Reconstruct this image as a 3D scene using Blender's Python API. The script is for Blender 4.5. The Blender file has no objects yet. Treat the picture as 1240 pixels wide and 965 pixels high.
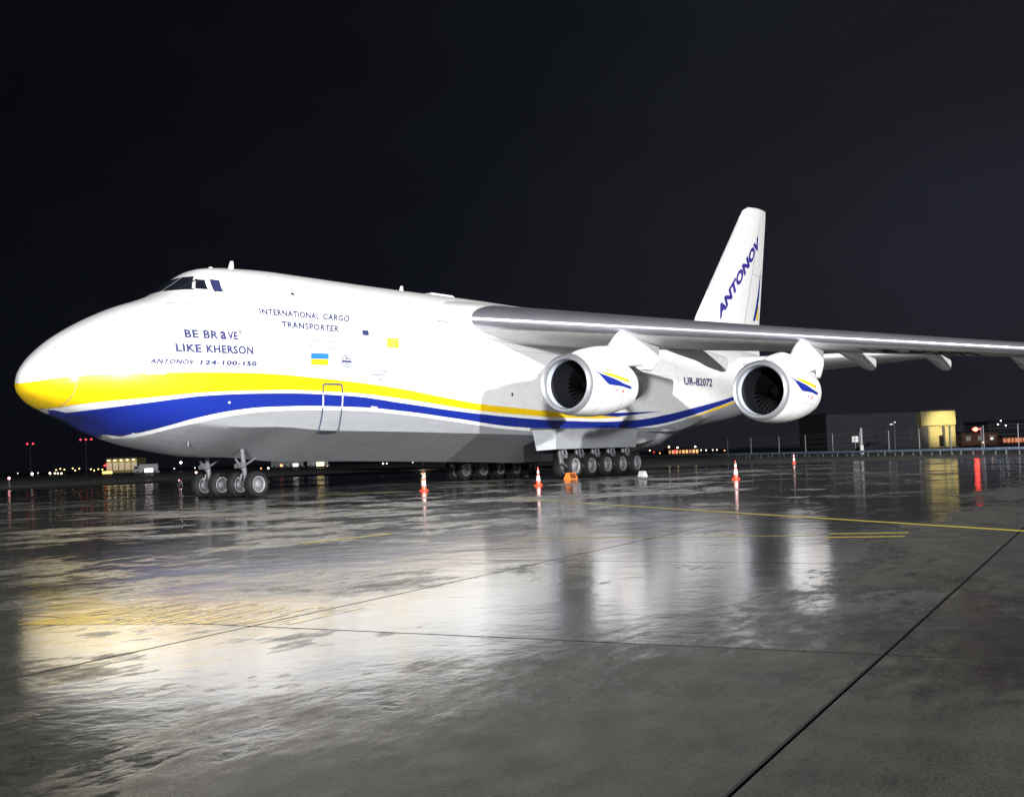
import bpy, bmesh, math, random
import numpy as np
from mathutils import Vector, Matrix
random.seed(7)
SC = bpy.context.scene
COL = SC.collection

# ------------------------------------------------------------------ camera
CW, CH, CF = 1240.0, 965.0, 1427.0
CAM = np.array([-23.96, -38.04, 1.34])
_yaw, _pit, _rol = np.radians([34.87, 2.774, -2.0])
_f = np.array([np.cos(_pit)*np.cos(_yaw), np.cos(_pit)*np.sin(_yaw), np.sin(_pit)])
_r = np.array([np.sin(_yaw), -np.cos(_yaw), 0.0]); _u = np.cross(_r, _f)
_r, _u = _r*np.cos(_rol)+_u*np.sin(_rol), -_r*np.sin(_rol)+_u*np.cos(_rol)
cd = bpy.data.cameras.new('camera'); cam = bpy.data.objects.new('camera', cd); COL.objects.link(cam)
cam.matrix_world = Matrix(((_r[0], _u[0], -_f[0], CAM[0]), (_r[1], _u[1], -_f[1], CAM[1]), (_r[2], _u[2], -_f[2], CAM[2]), (0, 0, 0, 1)))
cd.sensor_width = 36.0; cd.sensor_fit = 'HORIZONTAL'; cd.lens = 36.0*CF/CW
cd.clip_start = 0.1; cd.clip_end = 6000
SC.camera = cam

# ------------------------------------------------------------------ night sky
W = bpy.data.worlds.new('World'); SC.world = W; W.use_nodes = True
nt = W.node_tree; nt.nodes.clear()
out = nt.nodes.new('ShaderNodeOutputWorld'); bg = nt.nodes.new('ShaderNodeBackground')
tc = nt.nodes.new('ShaderNodeTexCoord'); dot = nt.nodes.new('ShaderNodeVectorMath'); dot.operation = 'DOT_PRODUCT'
nt.links.new(tc.outputs['Generated'], dot.inputs[0]); dot.inputs[1].default_value = (0.985, 0.10, -0.12)   # city glow low ahead of the wing
mr = nt.nodes.new('ShaderNodeMapRange'); nt.links.new(dot.outputs['Value'], mr.inputs[0])
mr.inputs[1].default_value = 0.55; mr.inputs[2].default_value = 1.0
cr = nt.nodes.new('ShaderNodeValToRGB'); nt.links.new(mr.outputs[0], cr.inputs[0])
cr.color_ramp.elements[0].color = (0.0032, 0.0040, 0.0060, 1); cr.color_ramp.elements[1].color = (0.019, 0.0198, 0.027, 1)
e = cr.color_ramp.elements.new(0.55); e.color = (0.0066, 0.0078, 0.0120, 1)
wn = nt.nodes.new('ShaderNodeTexNoise'); wn.inputs['Scale'].default_value = 2.2; wn.inputs['Detail'].default_value = 5
wm = nt.nodes.new('ShaderNodeMapping'); wm.inputs['Scale'].default_value = (1, 1, 2.5); nt.links.new(tc.outputs['Generated'], wm.inputs[0]); nt.links.new(wm.outputs[0], wn.inputs['Vector'])
wr = nt.nodes.new('ShaderNodeMapRange'); wr.inputs[1].default_value = .3; wr.inputs[2].default_value = .7; wr.inputs[3].default_value = .78; wr.inputs[4].default_value = 1.22; nt.links.new(wn.outputs['Fac'], wr.inputs[0])
wx = nt.nodes.new('ShaderNodeVectorMath'); wx.operation = 'SCALE'; nt.links.new(cr.outputs[0], wx.inputs[0]); nt.links.new(wr.outputs[0], wx.inputs['Scale'])   # low rain cloud
nt.links.new(wx.outputs[0], bg.inputs[0]); bg.inputs[1].default_value = 0.86
nt.links.new(bg.outputs[0], out.inputs[0])

# ------------------------------------------------------------------ apron floodlight on a mast behind the camera, plus an added fill spot
def flood(name, loc, aim, power, deg, size, col):
    l = bpy.data.lights.new(name, 'SPOT'); l.energy = power; l.spot_size = math.radians(deg); l.spot_blend = 0.6
    l.shadow_soft_size = size; l.color = col
    o = bpy.data.objects.new(name, l); COL.objects.link(o); o.location = loc
    o.rotation_euler = (Vector(aim)-Vector(loc)).to_track_quat('-Z', 'Y').to_euler(); return o
flood('apron_floodlight', (-24, -132, 31), (24, -4, 4), 1.2e6, 66, 1.4, (1.0, 0.985, 0.97))
flood('shadow_fill_spot', (-104, -89, 17), (20, -6, 5), 1.4e6, 50, 3.5, (0.98, 0.985, 1.0))  # unseen fill spot added near the camera axis to lift the hull's shadows

SC.view_settings.view_transform = 'Standard'; SC.view_settings.look = 'None'
SC.view_settings.exposure = 0.0; SC.view_settings.gamma = 1.0
cy = SC.cycles
try:
    cy.use_denoising = True; cy.max_bounces = 6; cy.diffuse_bounces = 3; cy.glossy_bounces = 4
    cy.sample_clamp_indirect = 4.0; cy.caustics_reflective = True; cy.blur_glossy = 0.3
except Exception: pass

# ------------------------------------------------------------------ pixel helpers (photo pixel -> world)
def ray(x, y):
    d = ((x-CW/2)*_r+(CH/2-y)*_u)/CF+_f; return d/np.linalg.norm(d)
def dep(x, y, D):
    d = ray(x, y); return CAM+d*D/(d@_f)
def ypl(x, y, Y):
    d = ray(x, y); return CAM+d*(Y-CAM[1])/d[1]
def gnd(x, y):
    d = ray(x, y); return CAM+d*(-CAM[2]/d[2])

# ------------------------------------------------------------------ materials
def mat(name, col, rough=0.5, metal=0.0, spec=0.5, emit=None, es=0.0, noise=None, coat=0.0, bump=None):
    m = bpy.data.materials.new(name); m.use_nodes = True; n = m.node_tree; b = n.nodes['Principled BSDF']
    b.inputs['Base Color'].default_value = (*col, 1); b.inputs['Roughness'].default_value = rough
    b.inputs['Metallic'].default_value = metal; b.inputs['Specular IOR Level'].default_value = spec
    b.inputs['Coat Weight'].default_value = coat; b.inputs['Coat Roughness'].default_value = 0.12
    if emit: b.inputs['Emission Color'].default_value = (*emit, 1); b.inputs['Emission Strength'].default_value = es
    if noise:   # (scale xyz, col2, lo, hi[, roughness2]) soft dirt and grain in the paint
        sc, c2, lo, hi = noise[:4]
        t = n.nodes.new('ShaderNodeTexCoord'); mp = n.nodes.new('ShaderNodeMapping'); mp.inputs['Scale'].default_value = sc
        nz = n.nodes.new('ShaderNodeTexNoise'); nz.inputs['Detail'].default_value = 6; nz.inputs['Roughness'].default_value = 0.6
        n.links.new(t.outputs['Object'], mp.inputs[0]); n.links.new(mp.outputs[0], nz.inputs['Vector'])
        r = n.nodes.new('ShaderNodeMapRange'); r.inputs[1].default_value = lo; r.inputs[2].default_value = hi
        n.links.new(nz.outputs['Fac'], r.inputs[0])
        mx = n.nodes.new('ShaderNodeMix'); mx.data_type = 'RGBA'
        mx.inputs[6].default_value = (*col, 1); mx.inputs[7].default_value = (*c2, 1)
        n.links.new(r.outputs[0], mx.inputs[0]); n.links.new(mx.outputs[2], b.inputs['Base Color'])
        if len(noise) > 4:
            r2 = n.nodes.new('ShaderNodeMapRange'); r2.inputs[3].default_value = rough; r2.inputs[4].default_value = noise[4]
            n.links.new(r.outputs[0], r2.inputs[0]); n.links.new(r2.outputs[0], b.inputs['Roughness'])
        if bump:
            bp = n.nodes.new('ShaderNodeBump'); bp.inputs['Distance'].default_value = bump; bp.inputs['Strength'].default_value = 0.5
            n.links.new(nz.outputs['Fac'], bp.inputs['Height']); n.links.new(bp.outputs[0], b.inputs['Normal'])
    return m
M = dict(
    winframe=mat('window_frame_rubber', (0.012, 0.013, 0.02), 0.5),
    white=mat('white_paint', (0.80, 0.80, 0.80), 0.32, coat=0.4, noise=((0.35, 0.8, 0.9), (0.68, 0.68, 0.67), 0.45, 0.85, 0.45)),
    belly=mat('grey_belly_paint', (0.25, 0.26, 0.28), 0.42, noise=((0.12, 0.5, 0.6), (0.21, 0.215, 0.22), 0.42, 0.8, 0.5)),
    yellow=mat('yellow_paint', (0.80, 0.53, 0.004), 0.35, coat=0.3, noise=((0.5, 1, 1), (0.70, 0.46, 0.006), 0.45, 0.9)),
    blue=mat('blue_paint', (0.007, 0.021, 0.23), 0.35, coat=0.3, noise=((0.5, 1, 1), (0.008, 0.020, 0.20), 0.45, 0.9)),
    ink=mat('dark_blue_lettering', (0.03, 0.035, 0.12), 0.5),
    ink_light=mat('thin_grey_lettering', (0.13, 0.13, 0.17), 0.5),
    violet=mat('violet_lettering', (0.035, 0.024, 0.23), 0.45),
    flagblue=mat('flag_blue', (0.02, 0.16, 0.62), 0.45), flagyellow=mat('flag_yellow', (0.85, 0.62, 0.01), 0.45),
    seam=mat('panel_seam', (0.21, 0.21, 0.23), 0.6), seamdark=mat('door_edge_seal', (0.05, 0.06, 0.10), 0.6),
    black=mat('matt_black', (0.010, 0.010, 0.012), 0.7, spec=0.15),
    glass=mat('cockpit_glass', (0.012, 0.014, 0.022), 0.06, spec=0.8),
    blueglass=mat('tinted_side_glass', (0.03, 0.035, 0.11), 0.10, spec=0.8),
    wing=mat('grey_wing_paint', (0.56, 0.57, 0.57), 0.42, noise=((0.5, 0.5, 1.0), (0.46, 0.47, 0.46), 0.42, 0.75, 0.55)),
    metal=mat('polished_slat_metal', (0.50, 0.50, 0.57), 0.29, metal=0.80, noise=((0.1, 0.25, 0.4), (0.43, 0.43, 0.49), 0.35, 0.7, 0.28)),
    lip=mat('intake_lip_metal', (0.55, 0.56, 0.60), 0.30, metal=0.72),
    duct=mat('intake_duct_paint', (0.42, 0.46, 0.54), 0.5),
    fan=mat('shaded_fan', (0.0035, 0.0038, 0.0045), 0.8, spec=0.0),  # near-black colour holds the intake's shade
    duct_shade=mat('intake_shade', (0.018, 0.019, 0.022), 0.8, spec=0.1),  # intake shadow put into the colour of the deeper duct wall
    exhaust=mat('heat_stained_metal', (0.14, 0.12, 0.11), 0.45, metal=0.8),
    gear=mat('grey_gear_paint', (0.09, 0.093, 0.10), 0.4, noise=((3, 3, 3), (0.18, 0.18, 0.19), 0.5, 0.8)),
    tyre=mat('tyre_rubber', (0.011, 0.011, 0.012), 0.65, spec=0.15, noise=((4, 4, 4), (0.018, 0.018, 0.017), 0.4, 0.7)),
    rim=mat('wheel_rim_paint', (0.19, 0.195, 0.21), 0.45, noise=((8, 8, 8), (0.13, 0.13, 0.13), 0.45, 0.75)), dish=mat('wheel_dish_paint', (0.09, 0.09, 0.10), 0.5),
    red=mat('red_paint', (0.5, 0.02, 0.02), 0.5),
    cone=mat('cone_red_plastic', (0.75, 0.07, 0.03), 0.4), band=mat('cone_reflective_band', (0.82, 0.80, 0.78), 0.3),
    orange=mat('chock_orange', (0.75, 0.20, 0.03), 0.5), chockwhite=mat('chock_white', (0.7, 0.7, 0.7), 0.5),
    line=mat('yellow_line_paint', (0.62, 0.50, 0.05), 0.35, noise=((3, 3, 3), (0.22, 0.20, 0.08), 0.45, 0.75, 0.6)),
    paleline=mat('worn_pale_line', (0.34, 0.33, 0.28), 0.08, noise=((1.4, 1.4, 1.4), (0.07, 0.07, 0.06), 0.38, 0.58, 0.10)),
    reflyellow=mat('yellow_reflection_strokes', (0.60, 0.42, 0.02), 0.10, noise=((1.0, 2.2, 1), (0.09, 0.08, 0.04), 0.46, 0.66, 0.16)),  # colour for the stripe reflection painted on the ground
    finedge=mat('fin_leading_edge_grey', (0.50, 0.50, 0.51), 0.45),
    rail=mat('blue_grey_galvanised', (0.42, 0.54, 0.74), 0.45, metal=0.0, noise=((1, 1, 1), (0.14, 0.17, 0.22), 0.4, 0.7)),
    post=mat('grey_steel_post', (0.32, 0.33, 0.36), 0.5),
    pole=mat('lamp_pole_steel', (0.05, 0.05, 0.055), 0.5),
    hangar=mat('dark_cladding', (0.075, 0.08, 0.095), 0.7, noise=((0.2, 0.2, 0.6), (0.06, 0.063, 0.075), 0.4, 0.7)),
    cream=mat('cream_cladding', (0.58, 0.50, 0.25), 0.65, noise=((0.4, 0.4, 0.4), (0.46, 0.40, 0.18), 0.4, 0.75)),
    brick=mat('brown_facade', (0.20, 0.09, 0.05), 0.8), roof=mat('dark_roof', (0.03, 0.03, 0.035), 0.8),
    car=mat('dark_car_paint', (0.012, 0.012, 0.015), 0.6, spec=0.2), sign=mat('white_sign_face', (0.8, 0.8, 0.78), 0.5),
    grey=mat('truck_grey', (0.20, 0.21, 0.23), 0.5), leaf=mat('dark_foliage', (0.03, 0.045, 0.02), 0.8),
    asphalt=mat('joint_filler', (0.010, 0.010, 0.010), 0.95, spec=0.05),
)
_em = {}
def glow(col, s):
    k = (col, s)
    if k not in _em: _em[k] = mat('lamp_glow_%d' % len(_em), (0.5, 0.5, 0.5), 0.5, emit=col, es=s)
    return _em[k]

def wet_concrete(name, slab, bias=0.0):
    m = bpy.data.materials.new(name); m.use_nodes = True; n = m.node_tree; L = n.links.new; b = n.nodes['Principled BSDF']
    def N(t, **k):
        x = n.nodes.new(t)
        for a, v in k.items(): setattr(x, a, v)
        return x
    geo = N('ShaderNodeNewGeometry'); mp = N('ShaderNodeMapping'); L(geo.outputs['Position'], mp.inputs[0])
    mp.inputs['Rotation'].default_value = (0, 0, -SLAB_ROT)
    def noise(scale, det, sx=1, sy=1, rough=0.55):
        q = N('ShaderNodeMapping'); q.inputs['Scale'].default_value = (sx, sy, 1); L(mp.outputs[0], q.inputs[0])
        z = N('ShaderNodeTexNoise'); z.inputs['Scale'].default_value = scale; z.inputs['Detail'].default_value = det
        z.inputs['Roughness'].default_value = rough; L(q.outputs[0], z.inputs['Vector']); return z.outputs['Fac']
    def rng(v, a, b_, c, d):
        r = N('ShaderNodeMapRange'); L(v, r.inputs[0])
        for i, x in enumerate((a, b_, c, d)): r.inputs[i+1].default_value = x
        return r.outputs[0]
    def math_(op, a, b_):
        x = N('ShaderNodeMath', operation=op)
        for i, v in enumerate((a, b_)):
            if isinstance(v, (int, float)): x.inputs[i].default_value = v
            else: L(v, x.inputs[i])
        return x.outputs[0]
    patch = noise(0.17, 5); med = noise(0.75, 6, 0.8, 1.0, 0.62); fine = noise(42, 5, rough=0.7); broom = noise(1.0, 5, 0.22, 9.0, 0.6)
    grit = noise(160, 2)
    oi = N('ShaderNodeObjectInfo')
    wet = math_('ADD', math_('MULTIPLY', patch, 0.50), math_('MULTIPLY', med, 0.42))
    wet = math_('ADD', math_('ADD', wet, math_('MULTIPLY', broom, 0.08)), math_('MULTIPLY', math_('SUBTRACT', noise(4.5, 5, 0.6, 1.3, 0.65), 0.5), 0.22))
    if slab: wet = math_('ADD', wet, rng(oi.outputs['Random'], 0, 1, -0.018, 0.018))
    sep = N('ShaderNodeSeparateXYZ'); L(mp.outputs[0], sep.inputs[0])
    wet = math_('ADD', wet, rng(sep.outputs[1], WETB-1.1, WETB+0.3, -0.075+bias, 0.085+bias))   # the near strip drains, water stands beyond it
    wet = math_('ADD', wet, rng(sep.outputs[1], WETB+5.0, WETB+11.0, 0.0, -0.055))   # and the pavement rises again further out
    wetf = rng(wet, 0.43, 0.545, 0.0, 1.0)                    # 0 damp rough concrete, 1 standing film of water
    c1 = N('ShaderNodeMix', data_type='RGBA'); c1.inputs[6].default_value = (0.036, 0.036, 0.031, 1); c1.inputs[7].default_value = (0.150, 0.148, 0.132, 1)
    grain = math_('ADD', math_('MULTIPLY', fine, 0.36), math_('MULTIPLY', grit, 0.32)); grain = math_('ADD', grain, math_('MULTIPLY', noise(2.6, 6, 0.7, 1.2, 0.7), 0.32))
    L(rng(grain, 0.40, 0.61, 0, 1), c1.inputs[0])
    c2 = N('ShaderNodeMix', data_type='RGBA', blend_type='MULTIPLY'); L(c1.outputs[2], c2.inputs[6])
    c2.inputs[7].default_value = (0.58, 0.58, 0.58, 1); L(wetf, c2.inputs[0])
    tone_mix = N('ShaderNodeMix', data_type='RGBA', blend_type='MULTIPLY'); tone_mix.inputs[0].default_value = 1.0; L(c2.outputs[2], tone_mix.inputs[6])
    grey = N('ShaderNodeCombineColor'); tone_fac = rng(math_('ADD', sep.outputs[1], math_('MULTIPLY', patch, 3.0)), WETB-1.0, WETB+8.0, 0.42, 1.9)   # base colour darker along the near strip, lighter further out
    for k in range(3): L(tone_fac, grey.inputs[k])
    L(grey.outputs[0], tone_mix.inputs[7]); L(tone_mix.outputs[2], b.inputs['Base Color'])
    L(rng(wetf, 0, 1, 0.48, 0.055), b.inputs['Roughness']); b.inputs['IOR'].default_value = 1.55
    fine2 = noise(85, 3, rough=0.8)
    h = math_('ADD', math_('ADD', math_('MULTIPLY', fine, 0.0034), math_('MULTIPLY', fine2, 0.0016)), math_('MULTIPLY', broom, 0.0012))
    h = math_('MULTIPLY', h, rng(wetf, 0, 1, 1.0, 0.10))
    h = math_('ADD', h, math_('MULTIPLY', noise(2.3, 3), 0.0042)); h = math_('ADD', h, math_('MULTIPLY', noise(11, 3), 0.0009)); h = math_('ADD', h, math_('MULTIPLY', noise(0.35, 2), 0.012))
    bp = N('ShaderNodeBump'); bp.inputs['Strength'].default_value = 1.0; bp.inputs['Distance'].default_value = 1.0
    L(h, bp.inputs['Height']); L(bp.outputs[0], b.inputs['Normal'])
    return m
SLAB_ROT = math.radians(7.4)
WETB = 14*math.sin(SLAB_ROT)-33.2*math.cos(SLAB_ROT)
M['slab'] = wet_concrete('wet_concrete_slab', True)
M['apron'] = wet_concrete('wet_apron', False, -0.14)

# ------------------------------------------------------------------ mesh helpers
class MB:
    def __init__(s): s.v = []; s.f = []
    def add(s, v, f):
        o = len(s.v); s.v += [tuple(map(float, p)) for p in v]; s.f += [tuple(i+o for i in q) for q in f]; return s
    def box(s, c, d, rz=0.0, taper=1.0):
        cx, cy_, cz = c; x, y, z = (k/2 for k in d); v = []
        for k, sgn in ((1, -1), (taper, 1)):
            for a, b in ((-1, -1), (1, -1), (1, 1), (-1, 1)):
                px, py = a*x*k, b*y*k
                v.append((cx+px*math.cos(rz)-py*math.sin(rz), cy_+px*math.sin(rz)+py*math.cos(rz), cz+sgn*z))
        return s.add(v, [(3, 2, 1, 0), (4, 5, 6, 7), (0, 1, 5, 4), (1, 2, 6, 5), (2, 3, 7, 6), (3, 0, 4, 7)])
    def tube(s, p0, p1, r0, r1=None, n=12, cap=True):
        p0, p1 = Vector(p0), Vector(p1); r1 = r0 if r1 is None else r1; d = (p1-p0).normalized()
        a = d.orthogonal().normalized(); b = d.cross(a); v = []
        for p, r in ((p0, r0), (p1, r1)):
            for i in range(n):
                t = 2*math.pi*i/n; v.append(p+a*r*math.cos(t)+b*r*math.sin(t))
        f = [(i, (i+1) % n, n+(i+1) % n, n+i) for i in range(n)]
        if cap: f += [tuple(range(n-1, -1, -1)), tuple(range(n, 2*n))]
        return s.add(v, f)
    def lathe(s, prof, axis, o=(0, 0, 0), n=32, closed=False):   # prof: (along, radius)
        v = []; ox, oy, oz = o
        for a, r in prof:
            for i in range(n):
                t = 2*math.pi*i/n; p, q = r*math.cos(t), r*math.sin(t)
                v.append({'X': (ox+a, oy+p, oz+q), 'Y': (ox+q, oy+a, oz+p), 'Z': (ox+p, oy+q, oz+a)}[axis])
        m = len(prof); f = []
        for j in range(m if closed else m-1):
            k = (j+1) % m
            for i in range(n): f.append((j*n+i, j*n+(i+1) % n, k*n+(i+1) % n, k*n+i))
        return s.add(v, f)
    def grid(s, P, wrap=False):   # P[i][j]
        m, k = len(P), len(P[0]); v = [p for r in P for p in r]; f = []
        for i in range(m-1):
            for j in range(k if wrap else k-1): f.append((i*k+j, i*k+(j+1) % k, (i+1)*k+(j+1) % k, (i+1)*k+j))
        return s.add(v, f)
    def build(s, name, material, parent=None, smooth=40, loc=None, recalc=True):
        me = bpy.data.meshes.new(name); me.from_pydata(s.v, [], s.f); me.update()
        if recalc:
            bm = bmesh.new(); bm.from_mesh(me); bmesh.ops.recalc_face_normals(bm, faces=bm.faces); bm.to_mesh(me); bm.free()
        if smooth:
            me.polygons.foreach_set('use_smooth', [True]*len(me.polygons)); me.set_sharp_from_angle(angle=math.radians(smooth))
        me.materials.append(M[material] if isinstance(material, str) else material)
        o = bpy.data.objects.new(name, me); COL.objects.link(o)
        if parent: o.parent = parent
        if loc is not None: o.location = loc
        return o
def empty(name, loc=(0, 0, 0), rz=0.0):
    o = bpy.data.objects.new(name, None); COL.objects.link(o); o.location = tuple(map(float, loc)); o.rotation_euler = (0, 0, rz); return o
def tag(o, label=None, cat=None, group=None, kind=None):
    for k, v in (('label', label), ('category', cat), ('group', group), ('kind', kind)):
        if v: o[k] = v
    return o
def children(o): return [c for c in COL.objects if c.parent is o]
KIDS = {}
def copy_tree(o, loc=None, rz=None, parent=None):
    c = o.copy(); COL.objects.link(c)
    if parent: c.parent = parent
    if loc is not None: c.location = tuple(map(float, loc))
    if rz is not None: c.rotation_euler = (0, 0, rz)
    for ch in list(o.children): copy_tree(ch, parent=c)
    return c

# ================================================================== SETTING: wet apron of concrete slabs
SA, SB, SJ = 5.75, 5.1, 0.024
def ab(a, b):   # slab axes -> world
    c, s = math.cos(SLAB_ROT), math.sin(SLAB_ROT); return (a*c-b*s, a*s+b*c)
def world_ab(x, y):
    c, s = math.cos(SLAB_ROT), math.sin(SLAB_ROT); return (x*c+y*s, -x*s+y*c)
_a0, _b0 = world_ab(-12.6, -30.02)[0]+0.0, world_ab(-16.98, -35.68)[1]     # a joint line running under the camera's right
A0 = world_ab(-11.2, -31.5)[0]-3*SA; B0 = _b0-2*SB
NA, NB = 17, 17
far = MB()
x0, x1, y0, y1 = A0, A0+NA*SA, B0, B0+NB*SB
R_ = 3000
o_ = [(-R_, -R_), (R_, -R_), (R_, R_), (-R_, R_)]
i_ = [ab(x0, y0), ab(x1, y0), ab(x1, y1), ab(x0, y1)]
far.add([(*p, 0) for p in o_]+[(*p, 0) for p in i_], [(0, 1, 5, 4), (1, 2, 6, 5), (2, 3, 7, 6), (3, 0, 4, 7)])
apron = far.build('apron_ground', 'apron', smooth=0); tag(apron, kind='structure')
bed = MB().add([(*p, -0.010) for p in i_], [(0, 1, 2, 3)]).build('joint_bed', 'asphalt', apron, smooth=0)
def slab_mesh():
    w, h, c = SA/2-SJ/2, SB/2-SJ/2, 0.004
    def ringv(i, z): return [(-w+i, -h+i, z), (w-i, -h+i, z), (w-i, h-i, z), (-w+i, h-i, z)]
    m = MB(); v = ringv(0, -0.05)+ringv(0, -0.002)+ringv(c, 0.0)
    f = [(8, 9, 10, 11)]
    for k in (0, 4):
        for i in range(4): f.append((k+i, k+(i+1) % 4, k+4+(i+1) % 4, k+4+i))
    return m.add(v, f)
proto = None; side_mat = M['asphalt']
for i in range(NA):
    for j in range(NB):
        p = ab(A0+(i+.5)*SA, B0+(j+.5)*SB)
        if proto is None:
            proto = slab_mesh().build('concrete_slab', 'slab', apron, smooth=0); o = proto
            proto.data.materials.append(side_mat)
            for q in proto.data.polygons: q.material_index = 0 if abs(q.normal.z) > .9 else 1
        else:
            o = proto.copy(); COL.objects.link(o)
        o.location = (p[0], p[1], 0); o.rotation_euler = (0, 0, SLAB_ROT)

# painted lines, 4 mm above the slabs
def stripe_line(name, p, q, w, ext0=0.0, ext1=0.0, z=0.004, pieces=1):
    p, q = Vector(p[:2]), Vector(q[:2]); d = (q-p).normalized(); n = Vector((-d.y, d.x))*w/2; p = p-d*ext0; q = q+d*ext1
    m = MB(); m.add([(*(p+n), z), (*(p-n), z), (*(q-n), z), (*(q+n), z)], [(0, 1, 2, 3)])
    return m.build(name, 'line', apron, smooth=0)
stripe_line('painted_line', gnd(640, 605), gnd(1240, 643), 0.16, 2, 14)
a_, b_ = gnd(1003, 646.5), gnd(1100, 645)
stripe_line('painted_line', a_, b_, 0.14); 
stripe_line('painted_line', gnd(1000, 651), gnd(1096, 649.5), 0.14)
stripe_line('painted_line', gnd(630, 651.5), gnd(990, 648.5), 0.07)
wm_ = MB(); ca, cb = world_ab(*gnd(20, 757)[:2]); ea, eb = world_ab(*gnd(352, 756)[:2])     # yellow strokes that paint in the nose stripe's reflection
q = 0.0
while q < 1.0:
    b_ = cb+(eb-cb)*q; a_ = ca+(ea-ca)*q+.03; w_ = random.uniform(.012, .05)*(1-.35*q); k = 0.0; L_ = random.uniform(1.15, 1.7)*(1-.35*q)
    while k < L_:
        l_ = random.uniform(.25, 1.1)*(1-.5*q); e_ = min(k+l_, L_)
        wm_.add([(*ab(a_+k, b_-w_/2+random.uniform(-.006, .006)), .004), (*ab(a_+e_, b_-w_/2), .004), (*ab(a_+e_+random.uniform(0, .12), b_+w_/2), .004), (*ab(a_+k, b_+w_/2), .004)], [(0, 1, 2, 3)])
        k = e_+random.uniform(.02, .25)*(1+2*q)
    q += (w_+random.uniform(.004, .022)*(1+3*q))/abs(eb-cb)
wm_.build('yellow_reflection_strokes', 'reflyellow', apron, smooth=0)['kind'] = 'stuff'
stripe_line('painted_line', gnd(365, 658), gnd(475, 646), 0.18)
stripe_line('painted_line', gnd(385, 600), gnd(490, 595), 0.30)
stripe_line('painted_line', gnd(740, 567), gnd(1010, 556.5), 0.5)

# ================================================================== FUSELAGE SURFACE
FT = np.array([(0.27,4.56,4.54,0,4.55),(0.274,4.62,4.49,0.09,4.55),(0.293,4.71,4.41,0.21,4.55),(0.362,4.88,4.27,0.41,4.55),(0.454,5.03,4.15,0.64,4.55),(0.648,5.26,4.00,0.97,4.55),(0.916,5.53,3.83,1.33,4.56),(1.285,5.846,3.64,1.747,4.58),(1.838,6.283,3.399,2.101,4.6),(2.715,6.808,3.124,2.548,4.65),(3.592,7.244,2.691,2.869,4.7),(4.607,7.665,2.283,3.143,4.78),(5.345,7.905,2.096,3.292,4.84),(5.899,8.107,1.989,3.396,4.88),(6.393,8.315,1.897,3.45,4.92),(6.895,8.62,1.815,3.5,4.95),(7.447,8.983,1.749,3.54,4.98),(8.2,9.432,1.715,3.58,5.02),(9.76,9.601,1.669,3.63,5.1),(12,9.68,1.47,3.65,5.1),(17,9.68,1.35,3.65,5.1),(27,9.76,1.06,3.65,5.1),(32,9.74,.92,3.65,5.1),(40,9.7,.95,3.65,5.1),(44,9.68,1.3,3.62,5.1),(47.5,9.65,1.95,3.52,5.2),(50,9.6,2.55,3.36,5.4),(53,9.52,2.98,3.06,5.6),(57,9.35,3.35,2.6,6),(60,9.15,3.75,2.2,6.3),(62,8.98,4.25,1.9,6.6),(65,8.65,5.5,1.35,7),(67.5,8.2,7,0.5,7.6)])
def pchip(x, y, q):
    x = np.asarray(x, float); y = np.asarray(y, float); q = np.asarray(q, float)
    h = np.diff(x); d = np.diff(y)/h; m = np.zeros_like(y)
    for i in range(1, len(x)-1):
        if d[i-1]*d[i] > 0:
            w1 = 2*h[i]+h[i-1]; w2 = h[i]+2*h[i-1]; m[i] = (w1+w2)/(w1/d[i-1]+w2/d[i])
    m[0] = d[0]; m[-1] = d[-1]
    i = np.clip(np.searchsorted(x, q)-1, 0, len(x)-2); t = np.clip((q-x[i])/h[i], 0, 1)
    return y[i]*(1+2*t)*(1-t)**2+m[i]*h[i]*t*(1-t)**2+y[i+1]*t*t*(3-2*t)+m[i+1]*h[i]*t*t*(t-1)
_gx = np.concatenate([FT[0, 0]+.6*np.linspace(0, 1, 400, endpoint=False)**2, np.arange(FT[0, 0]+.6, 67.6, .02)])
_gt = [pchip(FT[:, 0], FT[:, k], _gx) for k in (1, 2, 3, 4)]
def prm(X): return [np.interp(X, _gx, t) for t in _gt]
def sstep(a, b, x):
    t = np.clip((x-a)/(b-a), 0, 1); return t*t*(3-2*t)
KT, NU = 0.667, 2.15
def low(t, k):
    e = (1-np.clip(t, 0, 1)**2.2)**(1/2.2)
    side = 1-.10*(np.clip(t, 0, KT)/KT)**2.2
    tau = np.clip((t-KT)/(1-KT), 0, 1)
    s = np.where(tau > 0, (-.9+np.sqrt(.81+.4*tau))/.2, 0)
    return e*(1-k)+np.where(t <= KT, side, .9*(1-s)**2+s*(1-s))*k
def chine(X): return sstep(3, 10, X)*(1-sstep(44, 54, X))
def yz(X, z):     # half width of the body at station X, height z
    zt, zb, w, zc = prm(X); k = chine(X)
    tu = np.clip((z-zc)/np.maximum(zt-zc, 1e-4), 0, 1); tl = np.clip((zc-z)/np.maximum(zc-zb, 1e-4), 0, 1)
    return np.where(z >= zc, (1-tu**NU)**(1/NU), low(tl, k))*w
def off(X, z, d, side=-1):   # point on the body pushed d outwards along the normal
    X, z = float(X), float(z); h = 0.01
    y = float(yz(X, z)); gx = float(yz(X+h, z)-yz(X-h, z))/(2*h); gz = float(yz(X, z+h)-yz(X, z-h))/(2*h)
    gx = max(-8, min(8, gx)); gz = max(-8, min(8, gz))
    n = np.array([-gx, 1.0, -gz], float); n /= np.linalg.norm(n)
    return (X+d*n[0], side*(y+d*n[1]), z+d*n[2])
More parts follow.
